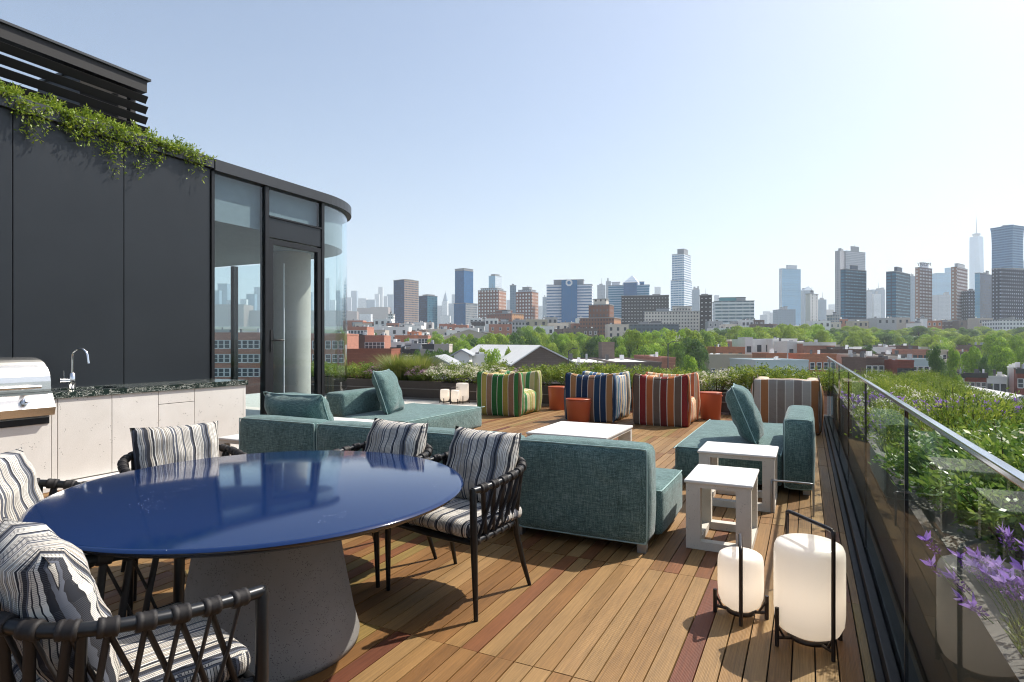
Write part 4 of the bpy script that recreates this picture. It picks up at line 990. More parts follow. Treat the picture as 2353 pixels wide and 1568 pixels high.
# teal glass block with pyramid
t=T('teal banded glass block crowned by a pyramid',1398,1492,1507,655,650,[g_tealband,g_pale],14,[(1471,1489,645,g_blue),(1410,1432,646,m_plain('white steel frame',(.7,.72,.75),.5))])
q,c=quad_for(1433,1463,1467,640,14); body(q,ground(650)-3,zz(650,640),[g_blue]*4,t,t.location,'centre_bay',ROOF)
pc=cw(rr(1453,668),668); hw=8.6; z0=zz(648,650); b=PB(); A=[(pc.x+x*hw*1.0,pc.y+y*hw*1.0) for x,y in ((-1,-1),(1,-1),(1,1),(-1,1))]
b.prism(A,zz(655,650)+.5,z0); b.add([(p[0],p[1],z0+.01) for p in A]+[(pc.x,pc.y,zz(630,655))],[(0,1,4),(1,2,4),(2,3,4),(3,0,4)]); b.out('pyramid',g_paleL,t,t.location)
T('dark slab with small white windows and a brown stair strip',1428,1537,1548,679,520,[g_dark,g_dark],12,[(1505,1524,675,MECH)])
T('dark slab standing right of the cream grid block',1608.5,1636,1643,679,400,[g_dark,g_dark],16,[(1614,1632,676.5,MECH)])
T('tall white and blue banded tower in the middle of the skyline',1541,1572,1590,644,700,[g_whitetow,g_whitetow],35,[(1543.5,1588,583,g_whitetow),(1556,1581,570,MECH,1,zz(583,700)+.5)])
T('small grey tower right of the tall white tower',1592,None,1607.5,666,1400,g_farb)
T('cream grid block in front of the dark slabs',1483,1616,1624,716,420,[g_cream,g_cream],8,[(1550,1597,704,g_cream)],cat='office block',name='office_block')
T('slate grey low block behind the park trees',1446,None,1560,746,360,G('slate low block',(.10,.14,.17),(.05,.08,.10),4,4,.6,.5,.3,.4),cat='office block',name='office_block')
T('white office with green bands and a teal roof box',1643,1733,1748,692,500,[g_office,g_office],12,[(1659,1725,683,m_plain('teal roof box',(.06,.30,.33),.5))],cat='office block',name='office_block')
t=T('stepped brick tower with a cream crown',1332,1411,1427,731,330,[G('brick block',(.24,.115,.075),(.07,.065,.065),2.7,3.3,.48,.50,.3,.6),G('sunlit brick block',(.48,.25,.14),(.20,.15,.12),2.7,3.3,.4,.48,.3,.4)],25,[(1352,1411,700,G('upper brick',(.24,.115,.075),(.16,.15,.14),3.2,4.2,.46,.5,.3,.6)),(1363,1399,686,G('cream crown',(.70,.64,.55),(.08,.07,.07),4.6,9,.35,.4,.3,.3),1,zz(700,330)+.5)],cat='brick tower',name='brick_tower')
T('pale mirrored glass tower with a slanted roof frame',1790,1797,1840,617.5,1000,[g_paleL,g_pale],70,[(1806,1832,609,m_plain('silver roof frame',(.6,.65,.7),.4))])
T('glass podium at the foot of the pale mirrored tower',1788,None,1828,712,970,g_farb,cat='office block',name='office_block')
t=T('small dark tower with a pointed pyramid roof',1847,None,1868,668,1500,g_farb,depth=28)
q,c=quad_for(1847,None,1868,1500,0,28); b=PB(); z0=zz(668,1500)+.5; b.add([(p[0],p[1],z0) for p in q]+[(c.x,c.y,zz(657,1500))],[(0,1,4),(1,2,4),(2,3,4),(3,0,4)]); b.out('pyramid',g_farb,t,t.location)
T('white slab with one dark column of windows',1851,1862,1880,676,450,[m_plain('white render shade',(.72,.70,.66),.8),G('white slab with window column',(.80,.79,.76),(.08,.08,.09),9,3.6,.13,.6,.3,.3)],55)
T('slim dark blue tower right of the white slab',1881,None,1899,689,1400,g_farb)
T('slender grey concrete tower, left of a pair',1918.7,1930,1940,577,750,[g_greyt,g_greyt],40,[(1926,1938,570,MECH)])
T('broad pale concrete tower, right of a pair',1938,1944,1988.6,577,770,[g_greyt,G('pale concrete grid',(.58,.58,.60),(.26,.29,.34),3.0,3.4,.6,.5,.3,.4)],65,[(1954,1974,565,MECH)])
T('dark teal tower in front of the concrete pair',1931,1943,1991,619,480,[g_tealside,g_tealdark],62,[(1953,1971,608,m_plain('navy roof box',(.03,.06,.11),.5))])
T('dark teal tower standing alone, right of the concrete pair',2036,2059,2092,624,480,[g_tealside,g_tealdark],50,[(2054,2073,611,m_plain('navy roof box two',(.03,.06,.11),.5))])
T('long dark podium at the foot of the teal towers',1926,None,2100,740,440,g_podium,cat='office block',name='office_block')
T('small grey gridded block left of the teal towers',1913,None,1929,725,430,g_tan,cat='office block',name='office_block')
T('grey-blue tower seen between the two teal towers',2004,None,2034,666,1700,g_farb); T('pale ribbed tower between the two teal towers',2008,None,2024,676,1600,g_farw); T('narrow grey tower right of the near teal tower',1991.5,None,2004,670,1600,g_far)
T('pale slab right of the lone teal tower',2092.5,None,2103,635,1200,g_farb)
t=T('brown lattice tower with lettering on its white crown',2103,2113,2142,615,560,[g_brick2,g_lattice],60,[(2113,2133.6,603,m_plain('white crown',(.74,.74,.76),.6))])
txt=bpy.data.curves.new('lettering','FONT'); txt.body='YNOM'; txt.size=4.4; txt.extrude=.1; txt.align_x='CENTER'
tob=bpy.data.objects.new('tmp_lettering',txt); COL.objects.link(tob); bpy.context.view_layer.update()
me=bpy.data.meshes.new_from_object(tob.evaluated_get(bpy.context.evaluated_depsgraph_get())); bpy.data.objects.remove(tob); me.materials.append(m_plain('dark lettering',(.12,.12,.14),.6))
o=put('lettering',me,t,loc=cw(rr(2123.5,553),553,zz(611.5,553))-t.location,rot=(R(90),0,TH)); me.name='lettering'
T('second brown lattice tower, beside the spired tower',2185.4,2199,2223.4,614,540,[g_brick2,g_lattice],52,[(2193,2217,605,m_plain('pale roof box',(.55,.55,.57),.6))])
T('pale stepped glass tower left of the second lattice tower',2153,None,2187,628,1400,g_pale,extra=[(2176,2187,615,g_pale)]); T('ribbed grey block at the foot of the stepped glass tower',2156,None,2184,678,1350,g_far); T('pale slab between lattice and glass towers',2142.6,None,2155.6,667,1700,g_farw)
T('dark brick tower below the spired tower',2224,None,2240.5,669,540,g_darklat)
T('dark slab with a glossy pale edge',2240,2252,2279,628,500,[g_pale,g_bluedark],55)
T('wide navy lattice slab at the right picture edge',2278.6,2300,2392,617,470,[g_darklat,g_darklat],70,[(2320,2360,614,MECH)])
T('pale far tower cut by the right picture edge',2335,None,2362,599,2300,g_farb)
T('white low block with windows at the right edge of the park',2296.7,None,2370,736,380,g_whitegrid,cat='office block',name='office_block')
T('long low brown block under the lattice towers',2141,None,2224,740,430,G('brown low block',(.13,.085,.08),(.28,.24,.23),5,4,.6,.35,.4,.4),cat='office block',name='office_block')
T('small white pillar-like block among the park edge buildings',2120.6,None,2131,732.5,405,m_plain('white pillar',(.8,.8,.8),.7),cat='office block',name='office_block')
T('small white box building left of the white pillar',2100,None,2115.5,743,400,m_plain('white box',(.76,.75,.73),.7),cat='office block',name='office_block')
# flared top tower
D=700; c0=cw(rr(2314.5,D),D); z0=ground(D)-3; t=thing('tower_block','blue banded tower that flares outward at the top','tower',(c0.x,c0.y,z0),0,'towers of the skyline')
b=PB(); lv=[(0,10.6),(.60,10.6),(.86,10.6),(.95,11.0),(1,11.7)]; H=zz(523,D)-z0; ph=R(24)
qs=[]
for k,h in lv: qs.append([(c0.x+h*1.41*math.cos(TH+ph+math.pi/4+math.pi/2*i),c0.y+h*1.41*math.sin(TH+ph+math.pi/4+math.pi/2*i),z0+H*k) for i in range(4)])
me_v=[];fs=[];uv=[]
for (k0,h0),(k1,h1),A,C in zip(lv[:-1],lv[1:],qs[:-1],qs[1:]):
    for i in range(4):
        j=(i+1)%4; n=len(me_v); me_v+=[A[i],A[j],C[j],C[i]]; fs.append((n,n+1,n+2,n+3)); uv+=[(0,H*k0),(20,H*k0),(20,H*k1),(0,H*k1)]
n=len(me_v); me_v+=qs[-1]; fs.append((n,n+1,n+2,n+3)); uv+=[(0,0)]*4
me=bpy.data.meshes.new('wall'); me.from_pydata([(p[0]-c0.x,p[1]-c0.y,p[2]-z0) for p in me_v],[],fs); me.materials.append(g_curve); l=me.uv_layers.new(name='UVMap'); l.data.foreach_set('uv',np.array(uv,dtype=np.float32).ravel()); put('wall',me,t)
MB().box(-5,5,-5,5,H+.01,H+2.2).build('roof_plant',MECH,t)
# spired tower with tapering facets
D=2400; c0=cw(rr(2243.5,D),D); z0=ground(D)-3; zt=zz(545,D); t=thing('skyscraper','tall pale tapering tower with a ring and spire on top','tower',(c0.x,c0.y,z0),0,'towers of the skyline')
hb=23.0; b=PB(); base8=[];top8=[]
for i in range(4):
    a=TH+R(20)+math.pi/2*i
    base8.append((c0.x+hb*1.35*math.cos(a),c0.y+hb*1.35*math.sin(a))); top8.append((c0.x+hb*.98*math.cos(a+math.pi/4),c0.y+hb*.98*math.sin(a+math.pi/4)))
v=[(x,y,z0) for x,y in base8]+[(x,y,zt) for x,y in top8]; F=[]
for i in range(4):
    j=(i+1)%4; F.append((i,j,4+i)); F.append((j,4+j,4+i))
F.append((4,5,6,7)); b.add(v,F); b.out('wall',m_plain('pale mirror glass',(.40,.52,.64),.12,.2,.1,.05),t,c0+Vector((0,0,z0)))
PB().lathe([(11,zt+8),(14,zt+8),(14,zt+13),(11,zt+13)],20,(c0.x,c0.y)).box(c0.x-9,c0.x+9,c0.y-9,c0.y+9,zt+.1,zt+9).out('ring',MECH,t,c0+Vector((0,0,z0)))
PB().tube([(c0.x,c0.y,zt+6),(c0.x,c0.y,zz(520,D)),(c0.x,c0.y,zz(498,D))],[2.2,1.4,.5],6).out('spire',MECH,t,c0+Vector((0,0,z0)))
# stone spire tower far left
D=2400; c0=cw(rr(1023.5,D),D); z0=ground(D)-3; t=thing('skyscraper','far stone tower with a needle shaped pointed roof','tower',(c0.x,c0.y,z0),0,'towers of the skyline')
def sq(h,za,zb,h2=None):
    h2=h if h2 is None else h2; a=[(h*1.41*math.cos(TH+.6+math.pi/2*i),h*1.41*math.sin(TH+.6+math.pi/2*i)) for i in range(4)]; c=[(x*h2/h,y*h2/h) for x,y in a]
    return MB().add([(x,y,za-z0) for x,y in a]+[(x,y,zb-z0) for x,y in c],[(0,1,5,4),(1,2,6,5),(2,3,7,6),(3,0,4,7),(4,5,6,7)])
sq(11.0,z0,zz(693,D)).build('wall',g_farw,t); sq(8.5,zz(693,D)+.1,zz(673,D),1.4).build('roof',g_farb,t); MB().tube([(0,0,zz(673,D)-z0),(0,0,zz(666,D)-z0)],[.9,.2],5).build('spire',MECH,t)
# salmon block
T('brick and orange block in front of the brick twins',1120,1176,1204,721,450,[G('brick mid',(.30,.12,.085),(.14,.10,.10),4,4,.35,.4,.4,.4),G('orange mid',(.62,.33,.17),(.35,.22,.16),3.4,4,.35,.5,.4,.3)],40,[(1140,1178,712,m_plain('brown roof house',(.28,.13,.10),.8))],cat='office block',name='office_block')
T('dark brown long block below the brick twins',1083,None,1148,740,400,G('dark brown block',(.09,.065,.06),(.16,.15,.15),4,3.8,.4,.4,.4,.5),cat='office block',name='office_block')
T('grey apartment block with stepped top below the brick twins',1146,None,1211,741,350,G('grey apartments',(.50,.50,.51),(.06,.07,.08),3.1,3.6,.5,.55,.3,.4),extra=[(1150,1163,735,m_plain('grey attic',(.5,.5,.51),.8)),(1178,1208,736,m_plain('grey attic two',(.44,.44,.46),.8))],cat='office block',name='office_block')
# ---- far hazy skyline
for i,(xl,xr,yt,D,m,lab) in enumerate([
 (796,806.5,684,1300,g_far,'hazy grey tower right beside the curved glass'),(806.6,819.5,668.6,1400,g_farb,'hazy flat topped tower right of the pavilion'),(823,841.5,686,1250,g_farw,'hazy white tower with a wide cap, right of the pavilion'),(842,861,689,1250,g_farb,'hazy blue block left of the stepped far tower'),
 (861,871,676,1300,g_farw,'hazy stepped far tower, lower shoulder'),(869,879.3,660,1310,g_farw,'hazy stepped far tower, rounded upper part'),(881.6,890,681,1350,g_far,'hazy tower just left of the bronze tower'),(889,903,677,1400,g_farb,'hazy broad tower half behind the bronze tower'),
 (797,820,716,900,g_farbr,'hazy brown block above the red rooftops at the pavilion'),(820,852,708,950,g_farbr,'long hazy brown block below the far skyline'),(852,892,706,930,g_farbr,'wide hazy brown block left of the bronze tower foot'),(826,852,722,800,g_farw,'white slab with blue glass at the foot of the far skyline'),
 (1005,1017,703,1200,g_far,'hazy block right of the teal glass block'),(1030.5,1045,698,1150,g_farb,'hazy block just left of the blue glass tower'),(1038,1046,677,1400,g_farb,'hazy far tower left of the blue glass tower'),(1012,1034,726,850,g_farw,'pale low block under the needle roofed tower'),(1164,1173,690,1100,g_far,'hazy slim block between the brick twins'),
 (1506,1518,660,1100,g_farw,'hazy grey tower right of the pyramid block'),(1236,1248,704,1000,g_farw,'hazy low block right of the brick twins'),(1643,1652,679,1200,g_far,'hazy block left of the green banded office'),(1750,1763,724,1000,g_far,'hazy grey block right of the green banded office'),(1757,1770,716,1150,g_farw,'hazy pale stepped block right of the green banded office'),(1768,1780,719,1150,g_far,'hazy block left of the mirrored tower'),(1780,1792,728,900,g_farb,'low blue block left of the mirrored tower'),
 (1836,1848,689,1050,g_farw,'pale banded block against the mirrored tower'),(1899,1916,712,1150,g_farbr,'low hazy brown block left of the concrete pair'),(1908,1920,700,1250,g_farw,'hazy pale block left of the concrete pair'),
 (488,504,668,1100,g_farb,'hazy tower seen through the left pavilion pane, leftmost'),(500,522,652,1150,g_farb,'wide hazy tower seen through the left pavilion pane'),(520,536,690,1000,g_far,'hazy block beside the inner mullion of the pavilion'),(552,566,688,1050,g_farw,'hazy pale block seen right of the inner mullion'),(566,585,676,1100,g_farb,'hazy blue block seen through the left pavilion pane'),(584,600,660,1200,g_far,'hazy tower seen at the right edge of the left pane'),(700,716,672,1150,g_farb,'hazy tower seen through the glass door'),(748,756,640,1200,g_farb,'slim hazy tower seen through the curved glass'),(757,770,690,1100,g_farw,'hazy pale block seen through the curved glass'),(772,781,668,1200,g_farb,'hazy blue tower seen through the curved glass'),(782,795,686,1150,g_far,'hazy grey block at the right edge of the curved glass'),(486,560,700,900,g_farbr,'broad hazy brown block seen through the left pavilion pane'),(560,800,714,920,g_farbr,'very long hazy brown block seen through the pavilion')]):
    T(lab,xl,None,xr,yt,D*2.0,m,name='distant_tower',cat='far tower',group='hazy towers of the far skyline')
# ================================================================ near houses
def glassm(): return m_plain('house window glass',(.05,.06,.075),.12,0,.3,2)
WG=glassm(); WF=m_plain('white window frame',(.78,.77,.75),.6); WFD=m_plain('dark window frame',(.06,.06,.06),.6)
_wm={}
def win_me(w,h,frame):
    k=(round(w,2),round(h,2),frame.name)
    if k not in _wm:
        t=.09*w+.04; b=MB()
        b.box(-w/2,w/2,-.02,.03,-h/2,h/2,1)
        for (x0,x1,z0,z1) in ((-w/2-t,-w/2,-h/2-t,h/2+t),(w/2,w/2+t,-h/2-t,h/2+t),(-w/2,w/2,h/2,h/2+t),(-w/2,w/2,-h/2-t*1.4,-h/2),(-w/2,w/2,-.05,.05)): b.box(x0,x1,-.06,.03,z0,z1,0)
        _wm[k]=b.build('window',[frame,WG],me_only=True,uv=False)
    return _wm[k]
def house(label,xl,xr,yt,D,dep,wall,roof=ROOFW,wins=None,frame=None,cornice=None,yaw=0,name='town_house',cat='house',group='low buildings below the terrace',parapet=.35,top=None,zb=None,bits=True,Wd=None):
    """yaw turns the block about its own near-left corner; wins=(columns, rows, width, height, first row below roof, row step)"""
    W=Wd or (xr-xl)/FPX*D; p=cw(rr(xl,D),D); z0=(ground(D)-2) if zb is None else zb; z1=zz(yt,D); a=TH+R(yaw); H=z1-z0
    t=thing(name,label,cat,(p.x,p.y,z0),a,group)
    MB().box(0,W,0,dep,0,H,0).build('wall',wall,t)
    rf=MB().box(.12,W-.12,.12,dep-.12,H+.004,H+.06)
    ro=rf.build('roof',roof,t)
    if parapet:
        b=MB(); k=parapet; b.box(-.06,W+.06,-.06,.115,H+.004,H+k).box(-.06,W+.06,dep-.115,dep+.06,H+.004,H+k).box(-.06,.115,.116,dep-.116,H+.004,H+k).box(W-.115,W+.06,.116,dep-.116,H+.004,H+k)
        b.build('parapet',cornice or wall,t)
    if cornice: MB().box(-.25,W+.25,-.35,-.061,H-.55,H+parapet+.05).build('cornice',cornice,t)
    if wins:
        nc,nr,ww,wh,f0,st=wins; me=win_me(ww,wh,frame or WF)
        for i in range(nc):
            for j in range(nr):
                z=H-f0-j*st
                if z>1: put('window',me,t,loc=(W*(i+.5)/nc,-.005,z))
    if bits:
        rg=random.Random(hash(label)%1000 if False else len(label)*7+int(xl))
        for k in range(rg.randint(2,4)):
            x=rg.uniform(.1,.85)*W; y=rg.uniform(.15,.85)*dep; s=rg.uniform(.3,.9); MB().box(x,x+s,y,y+s,H+.061,H+rg.uniform(.5,1.4)).build('roof_vent',rg.choice([MECH,ROOFD,WF]),t,uv=False)
    return t
def brick(name,c,s=.14):
    N=NT(name); u=N.uvc(); bt=N.new('ShaderNodeTexBrick'); bt.inputs['Scale'].default_value=1.0; bt.inputs['Brick Width'].default_value=.9; bt.inputs['Row Height'].default_value=.3; bt.inputs['Mortar Size'].default_value=.03
    bt.inputs['Color1'].default_value=c4(mul(c,.85)); bt.inputs['Color2'].default_value=c4(mul(c,1.15)); bt.inputs['Mortar'].default_value=c4(mul(c,.75)); N.L(u,bt.inputs['Vector'])
    N.set(N.mix(N.math('MULTIPLY',N.noise(.5,u,5.0,.6),.7),bt.outputs[0],c4(mul(c,.6))),.9); return N.m
B_red=brick('red brick',(.34,.105,.055)); B_dark=brick('dark brick',(.15,.085,.065)); B_salmon=brick('salmon brick',(.52,.23,.155)); B_brown=brick('brown brick',(.20,.15,.125)); B_deep=brick('deep red brick',(.28,.07,.045)); B_orange=brick('orange brick',(.55,.21,.10))
P_white=m_plain('white render',(.80,.79,.76),.85,0,.07,.3); P_tan=m_plain('tan render',(.50,.44,.33),.85,0,.08,.3); P_grey=m_plain('grey render',(.42,.42,.42),.85,0,.1,.3); P_black=m_plain('black render',(.05,.05,.055),.8); P_taupe=m_plain('taupe render',(.48,.43,.37),.85); P_blue=m_plain('pale blue render',(.50,.60,.61),.85,0,.06,.3); P_cream=m_plain('cream render',(.66,.58,.49),.85,0,.08,.3)
BC=m_plain('black cornice',(.035,.033,.03),.6); GRm=m_plain('blue grey roof',(.36,.38,.40),.8,0,.1,.5)
house('low blank red brick block right beside the curved glass',795,899,805,110,9,B_red,ROOFD,parapet=.25,cornice=None,bits=False,name='brick_building',cat='brick building')
house('dark red block standing above the blank brick block',800,838,773,150,8,B_dark,ROOFD,parapet=.3,name='brick_building',cat='brick building')
house('salmon brick block with a row of windows above the blank one',838.5,883,774,150,8,B_salmon,ROOFD,(5,2,.8,1.5,2.2,3.2),WF,name='brick_building',cat='brick building')
house('far brick block with white windows right of the pavilion',798,843,753,230,12,B_salmon,ROOFW,(6,2,1.3,2.0,2.2,3.6),WF,name='brick_building',cat='brick building')
house('long low white shed at the foot of the bronze tower',841,891,751,300,14,P_white,ROOFW,name='shed',cat='shed')
house('small terrace with black cornice and white windows',899.5,926,803,120,8,B_brown,ROOFD,(5,3,.55,1.5,1.5,2.6),WF,BC)
house('black roofed house with gables behind the grey roof',926.5,964,807,118,8,P_black,GRm,(3,1,.7,1.3,1.6,3),WF)
house('flat grey house in the row left of centre',931,968,793,145,9,P_grey,GRm,None); house('flat black house with two white windows',968.5,997,794,143,8,P_black,ROOFD,(2,1,1.3,1.6,2.0,3),WF); house('flat taupe house at the end of the row',997.5,1032,794,143,8,P_taupe,ROOFD,(2,1,1.2,1.5,2.4,3),WFD)
house('low white roofed hall with a small tent on top',884,946,789,165,10,P_white,ROOFW,None,name='hall',cat='hall')
house('small red house in the distance below the blue glass tower',936,962,764,260,9,B_orange,ROOFW,(3,1,1.2,1.6,2,3),WF); house('small salmon house with white roof further left of centre',961,983,773,220,9,B_salmon,ROOFW,(3,2,1.0,1.5,1.8,3),WF)
def gable(label,xl,xa,xr,ya,ye,D,dep,wall,roof,yaw=0,zb=None,name='warehouse',cat='warehouse',ov=.5):
    W=(xr-xl)/FPX*D; A=(xa-xl)/FPX*D; p=cw(rr(xl,D),D); z0=(ground(D)-2) if zb is None else zb; he=zz(ye,D)-z0; ha=zz(ya,D)-z0
    t=thing(name,label,cat,(p.x,p.y,z0),TH+R(yaw),'low buildings below the terrace')
    pr=[(0,0),(W,0),(W,he),(A,ha),(0,he)]; v=[(x,0,z) for x,z in pr]+[(x,dep,z) for x,z in pr]
    MB().add(v,[(4,3,2,1,0),(5,6,7,8,9),(0,1,6,5),(1,2,7,6),(4,0,5,9)]).build('wall',wall,t)
    b=MB()
    for (x0,z0_,x1,z1_) in ((-ov,he-ov*.5,A,ha),(A,ha,W+ov,he-ov*.5)):
        b.add([(x0,-ov,z0_+.05),(x1,-ov,z1_+.05),(x1,dep+ov,z1_+.05),(x0,dep+ov,z0_+.05),(x0,-ov,z0_+.25),(x1,-ov,z1_+.25),(x1,dep+ov,z1_+.25),(x0,dep+ov,z0_+.25)],[(0,3,2,1),(4,5,6,7),(0,1,5,4),(1,2,6,5),(2,3,7,6),(3,0,4,7)])
    b.build('roof',roof,t); return t,W,he,ha
gable('long blue-grey pitched roof just beyond the flowering planter',905,1000,1048,822,846,80,12,P_grey,GRm,0)
gable('white church-like gable front with a pink panel',1043,1060,1078,806,816,96,9,P_white,GRm,0,name='chapel',cat='chapel'); house('small grey roofed annex right of the chapel front',1078.5,1118,818,104,8,P_white,GRm,None,name='annex',cat='house')
gable('wide pale green-grey pitched roof behind the middle trees',1005,1078,1150,758,779,232,26,P_taupe,m_plain('pale sage roof',(.55,.57,.52),.85,0,.08,.2))
gable('big shed with a dark gable and a broad white roof',1180,1243,1328,797,838,92,62,B_brown,ROOFW,12)
house('long flat white roof joined to the right of the big shed',1316,1416,838,97,30,B_brown,ROOFW,None,name='warehouse',cat='warehouse'); house('flat white roofed workshop behind the navy armchair',1416.5,1520,837,98,34,B_brown,ROOFW,None,name='warehouse',cat='warehouse')
house('small white roofed brick annex at the end of the workshop',1520.5,1552,826,106,24,B_salmon,ROOFW,(2,1,.9,1.2,3,3),WF,name='annex',cat='annex')
house('brown stair block rising from the white roofs',1383,1412,790,128,5,B_brown,ROOFD,None,name='stair_block',cat='stair block',bits=False)
house('tan house with a row of small white framed windows',1628,1735,818,150,12,P_tan,ROOFW,(5,3,.85,1.5,4.0,3.4),WF,None)
house('brick and white topped house behind the tan house',1645,1712,800,175,10,B_orange,ROOFW,(3,1,.9,1.4,2.2,3),WFD)
house('white block with few dark windows above the blue house',1714,1775,782,190,12,P_white,ROOFW,(3,2,1.1,1.9,2.6,4.4),WFD,None); house('taller white stair block in the white group',1712,1730,778,188,6,P_white,ROOFW,(1,2,1.1,1.6,3.4,4),WFD,bits=False); house('second white house with tall dark windows',1775.5,1832,781,186,12,P_white,ROOFW,(3,2,1.0,2.0,3,4.4),WFD); house('white corner of the group with a notched side',1809,1846,787,176,9,P_white,ROOFW,(2,2,.9,1.8,3,4),WFD)
house('brick house with two pale bands right of the white group',1846.5,1918,790,172,12,B_salmon,ROOFW,(3,3,1.0,1.5,3.6,3.9),WFD,m_plain('pale band',(.7,.66,.6),.8))
house('low pale blue house with a white roof behind the beige armchair',1735.5,1858,831,120,14,P_blue,ROOFW,(4,2,1.1,1.3,2.6,3.2),WFD); house('narrow brick house between the blue house and the white group',1760,1808,815,140,8,B_orange,ROOFW,(3,1,.8,1.3,2,3),WF); house('red brick house low behind the pale blue one',1858.5,1922,817,135,10,B_orange,ROOFW,(4,2,.9,1.4,2.4,3.2),WF)
for i,(xl,xr,yt,D,m,lab) in enumerate([(1908,1950,800,170,B_brown,'dark brick house at the left of the right-hand rows'),(1928,1990,806,150,B_dark,'brown house beside the round dark tree'),(1950,2010,818,135,P_taupe,'taupe gabled house above the handrail'),(1990,2032,826,122,B_dark,'narrow dark house above the handrail'),(2012,2062,822,128,P_cream,'cream house with bay above the handrail'),(2034,2084,818,138,B_brown,'brown row house with a white bay'),(2062,2100,832,120,B_deep,'deep red house left of the white water tank'),(2094,2136,828,126,P_blue,'pale blue-white house with a square tank'),(2000,2058,800,182,P_white,'long white roof right of the round dark tree'),(2040,2110,797,190,B_dark,'dark brick row with white roof below the park'),(2096,2134,806,170,B_salmon,'brick house right at the foot of the two tall trees')]):
    house(lab,xl,xr,yt,D,9,m,ROOFW,(3,2,.9,1.6,2.2,3.2),WF if i%2 else WFD)
YAW=-37
def turned(label,xl,xr,yt,D,*a,**k):                 # a front that faces back towards the terrace; returns the depth of its right end
    c_,s_=math.cos(R(-YAW)),math.sin(R(-YAW)); t_=(xr-CX)/FPX; Wd=(t_*D-rr(xl,D))/(c_+t_*s_)
    house(label,xl,xr,yt,D,*a,yaw=YAW,Wd=Wd,**k); return D-Wd*s_
d=turned('white three window row house left of the red one',2168,2216,862,124,9,P_white,ROOFW,(4,2,.62,1.6,2.3,3.2),WFD,BC)
d=turned('red brick row house with black cornice and white windows',2216.3,2267,861,d,9,B_deep,ROOFW,(4,2,.60,1.5,2.3,3.2),WF,BC)
d=turned('plain white row house right of the red one',2267.3,2314,868,d,9,P_white,ROOFW,(3,2,.62,1.45,2.0,3.2),WFD)
turned('white garage beside the right edge brick house',2318,2337,848,122,8,P_white,ROOFW,None)
turned('brick house with iron balcony at the right picture edge',2337.5,2400,852,d-4,9,B_deep,ROOFW,(4,3,.7,1.6,2.4,3.1),WF,BC)
gable('white shed roof low at the right picture edge',2270,2330,2440,912,940,52,14,P_white,ROOFW,-20,name='shed',cat='shed')
house('salmon office block with a white window grid seen through the pavilion',488,610,768,128,12,B_salmon,ROOFW,(9,3,.95,1.6,2.2,3.0),WF,name='office_block',cat='office block'); house('brick office block seen through the glass door and curved glass',640,792,770,132,12,B_salmon,ROOFW,(10,3,.95,1.6,2.2,3.0),WF,name='office_block',cat='office block')
# filler rooftops climbing the hill
mats=[B_salmon,B_brown,B_salmon,P_white,P_white,P_white,P_grey,P_cream,P_taupe,B_orange,P_tan,P_cream]; nm=['salmon brick','brown brick','salmon brick','white','white','white','grey','cream','taupe','orange brick','tan','cream']
rf=random.Random(12); fill=[]
def fillers(n,x0,x1,d0,d1,where,h0=6,h1=11):
    L=[]
    for i in range(n):
        k=rf.randrange(len(mats)); D=rf.uniform(d0,d1); x=x0+(x1-x0)*(i+rf.uniform(.1,.9))/n; w=rf.uniform(6,14)*FPX/D; h=rf.uniform(h0,h1)
        L.append((x,w,D,h,k))
    cnt={}
    for j,(x,w,D,h,k) in enumerate(L):
        c=cnt[nm[k]]=cnt.get(nm[k],0)+1
        tot=sum(1 for q in L if nm[q[4]]==nm[k]); o_=ORD[c] if tot>1 else 'only'
        lab=f'{o_} {nm[k]} low house {where}' if tot==1 else f'{o_} {nm[k]} low house from the left {where}'
        yt=HY-(ground(D)+h-EYE)/D*FPX
        house(lab,x-w/2,x+w/2,yt,D,9,mats[k],rf.choice([ROOFW,ROOFW,ROOFW,ROOF]),(3,2,1.0,1.5,2.2,3.2) if D<330 else (3,1,1.2,1.7,2.4,3.2),rf.choice([WF,WFD]),bits=True,parapet=.3 if D<330 else 0)
ORD=['','first','second','third','fourth','fifth','sixth','seventh','eighth','ninth','tenth','eleventh','twelfth','thirteenth','fourteenth','fifteenth','sixteenth','seventeenth','eighteenth','nineteenth','twentieth','twenty-first','twenty-second','twenty-third','twenty-fourth','twenty-fifth','twenty-sixth','twenty-seventh','twenty-eighth','twenty-ninth','thirtieth']
fillers(22,800,1110,205,300,'left of the middle trees',6,10); fillers(26,800,1160,300,420,'at the feet of the left towers',5,9)
fillers(16,1220,1430,290,400,'below the bank block',6,11); fillers(14,1640,1900,320,410,'below the mirrored tower',5,8)
fillers(14,1900,2160,170,235,'on the near edge of the park',5,8); fillers(8,490,790,170,330,'seen through the pavilion glass',6,10)
fillers(12,1640,1920,205,250,'behind the white group',5,8); fillers(5,2140,2353,185,215,'among the big trees at the right',5,8)
fillers(12,1890,2353,395,440,'along the street behind the park',5,9)
# street lamps
for x,yt,D,lab in ((923,800,82,'dark street lamp left of the white flowers'),(1306.5,806,85,'street lamp in front of the dark gable'),(1535,790,86,'thin aerial mast above the workshop roof')):
    p=cw(rr(x,D),D); z0=ground(D); h=zz(yt,D)-z0; t=thing('street_lamp' if 'lamp' in lab else 'mast',lab,'street lamp' if 'lamp' in lab else 'mast',(p.x,p.y,z0))
    MB().tube([(0,0,0),(0,0,h)],[.14,.07],8).build('pole',ROOFD,t); MB().tube([(0,0,h-.1),(.5,.2,h+.3),(1.2,.5,h+.35)],.06,6).build('arm',ROOFD,t)
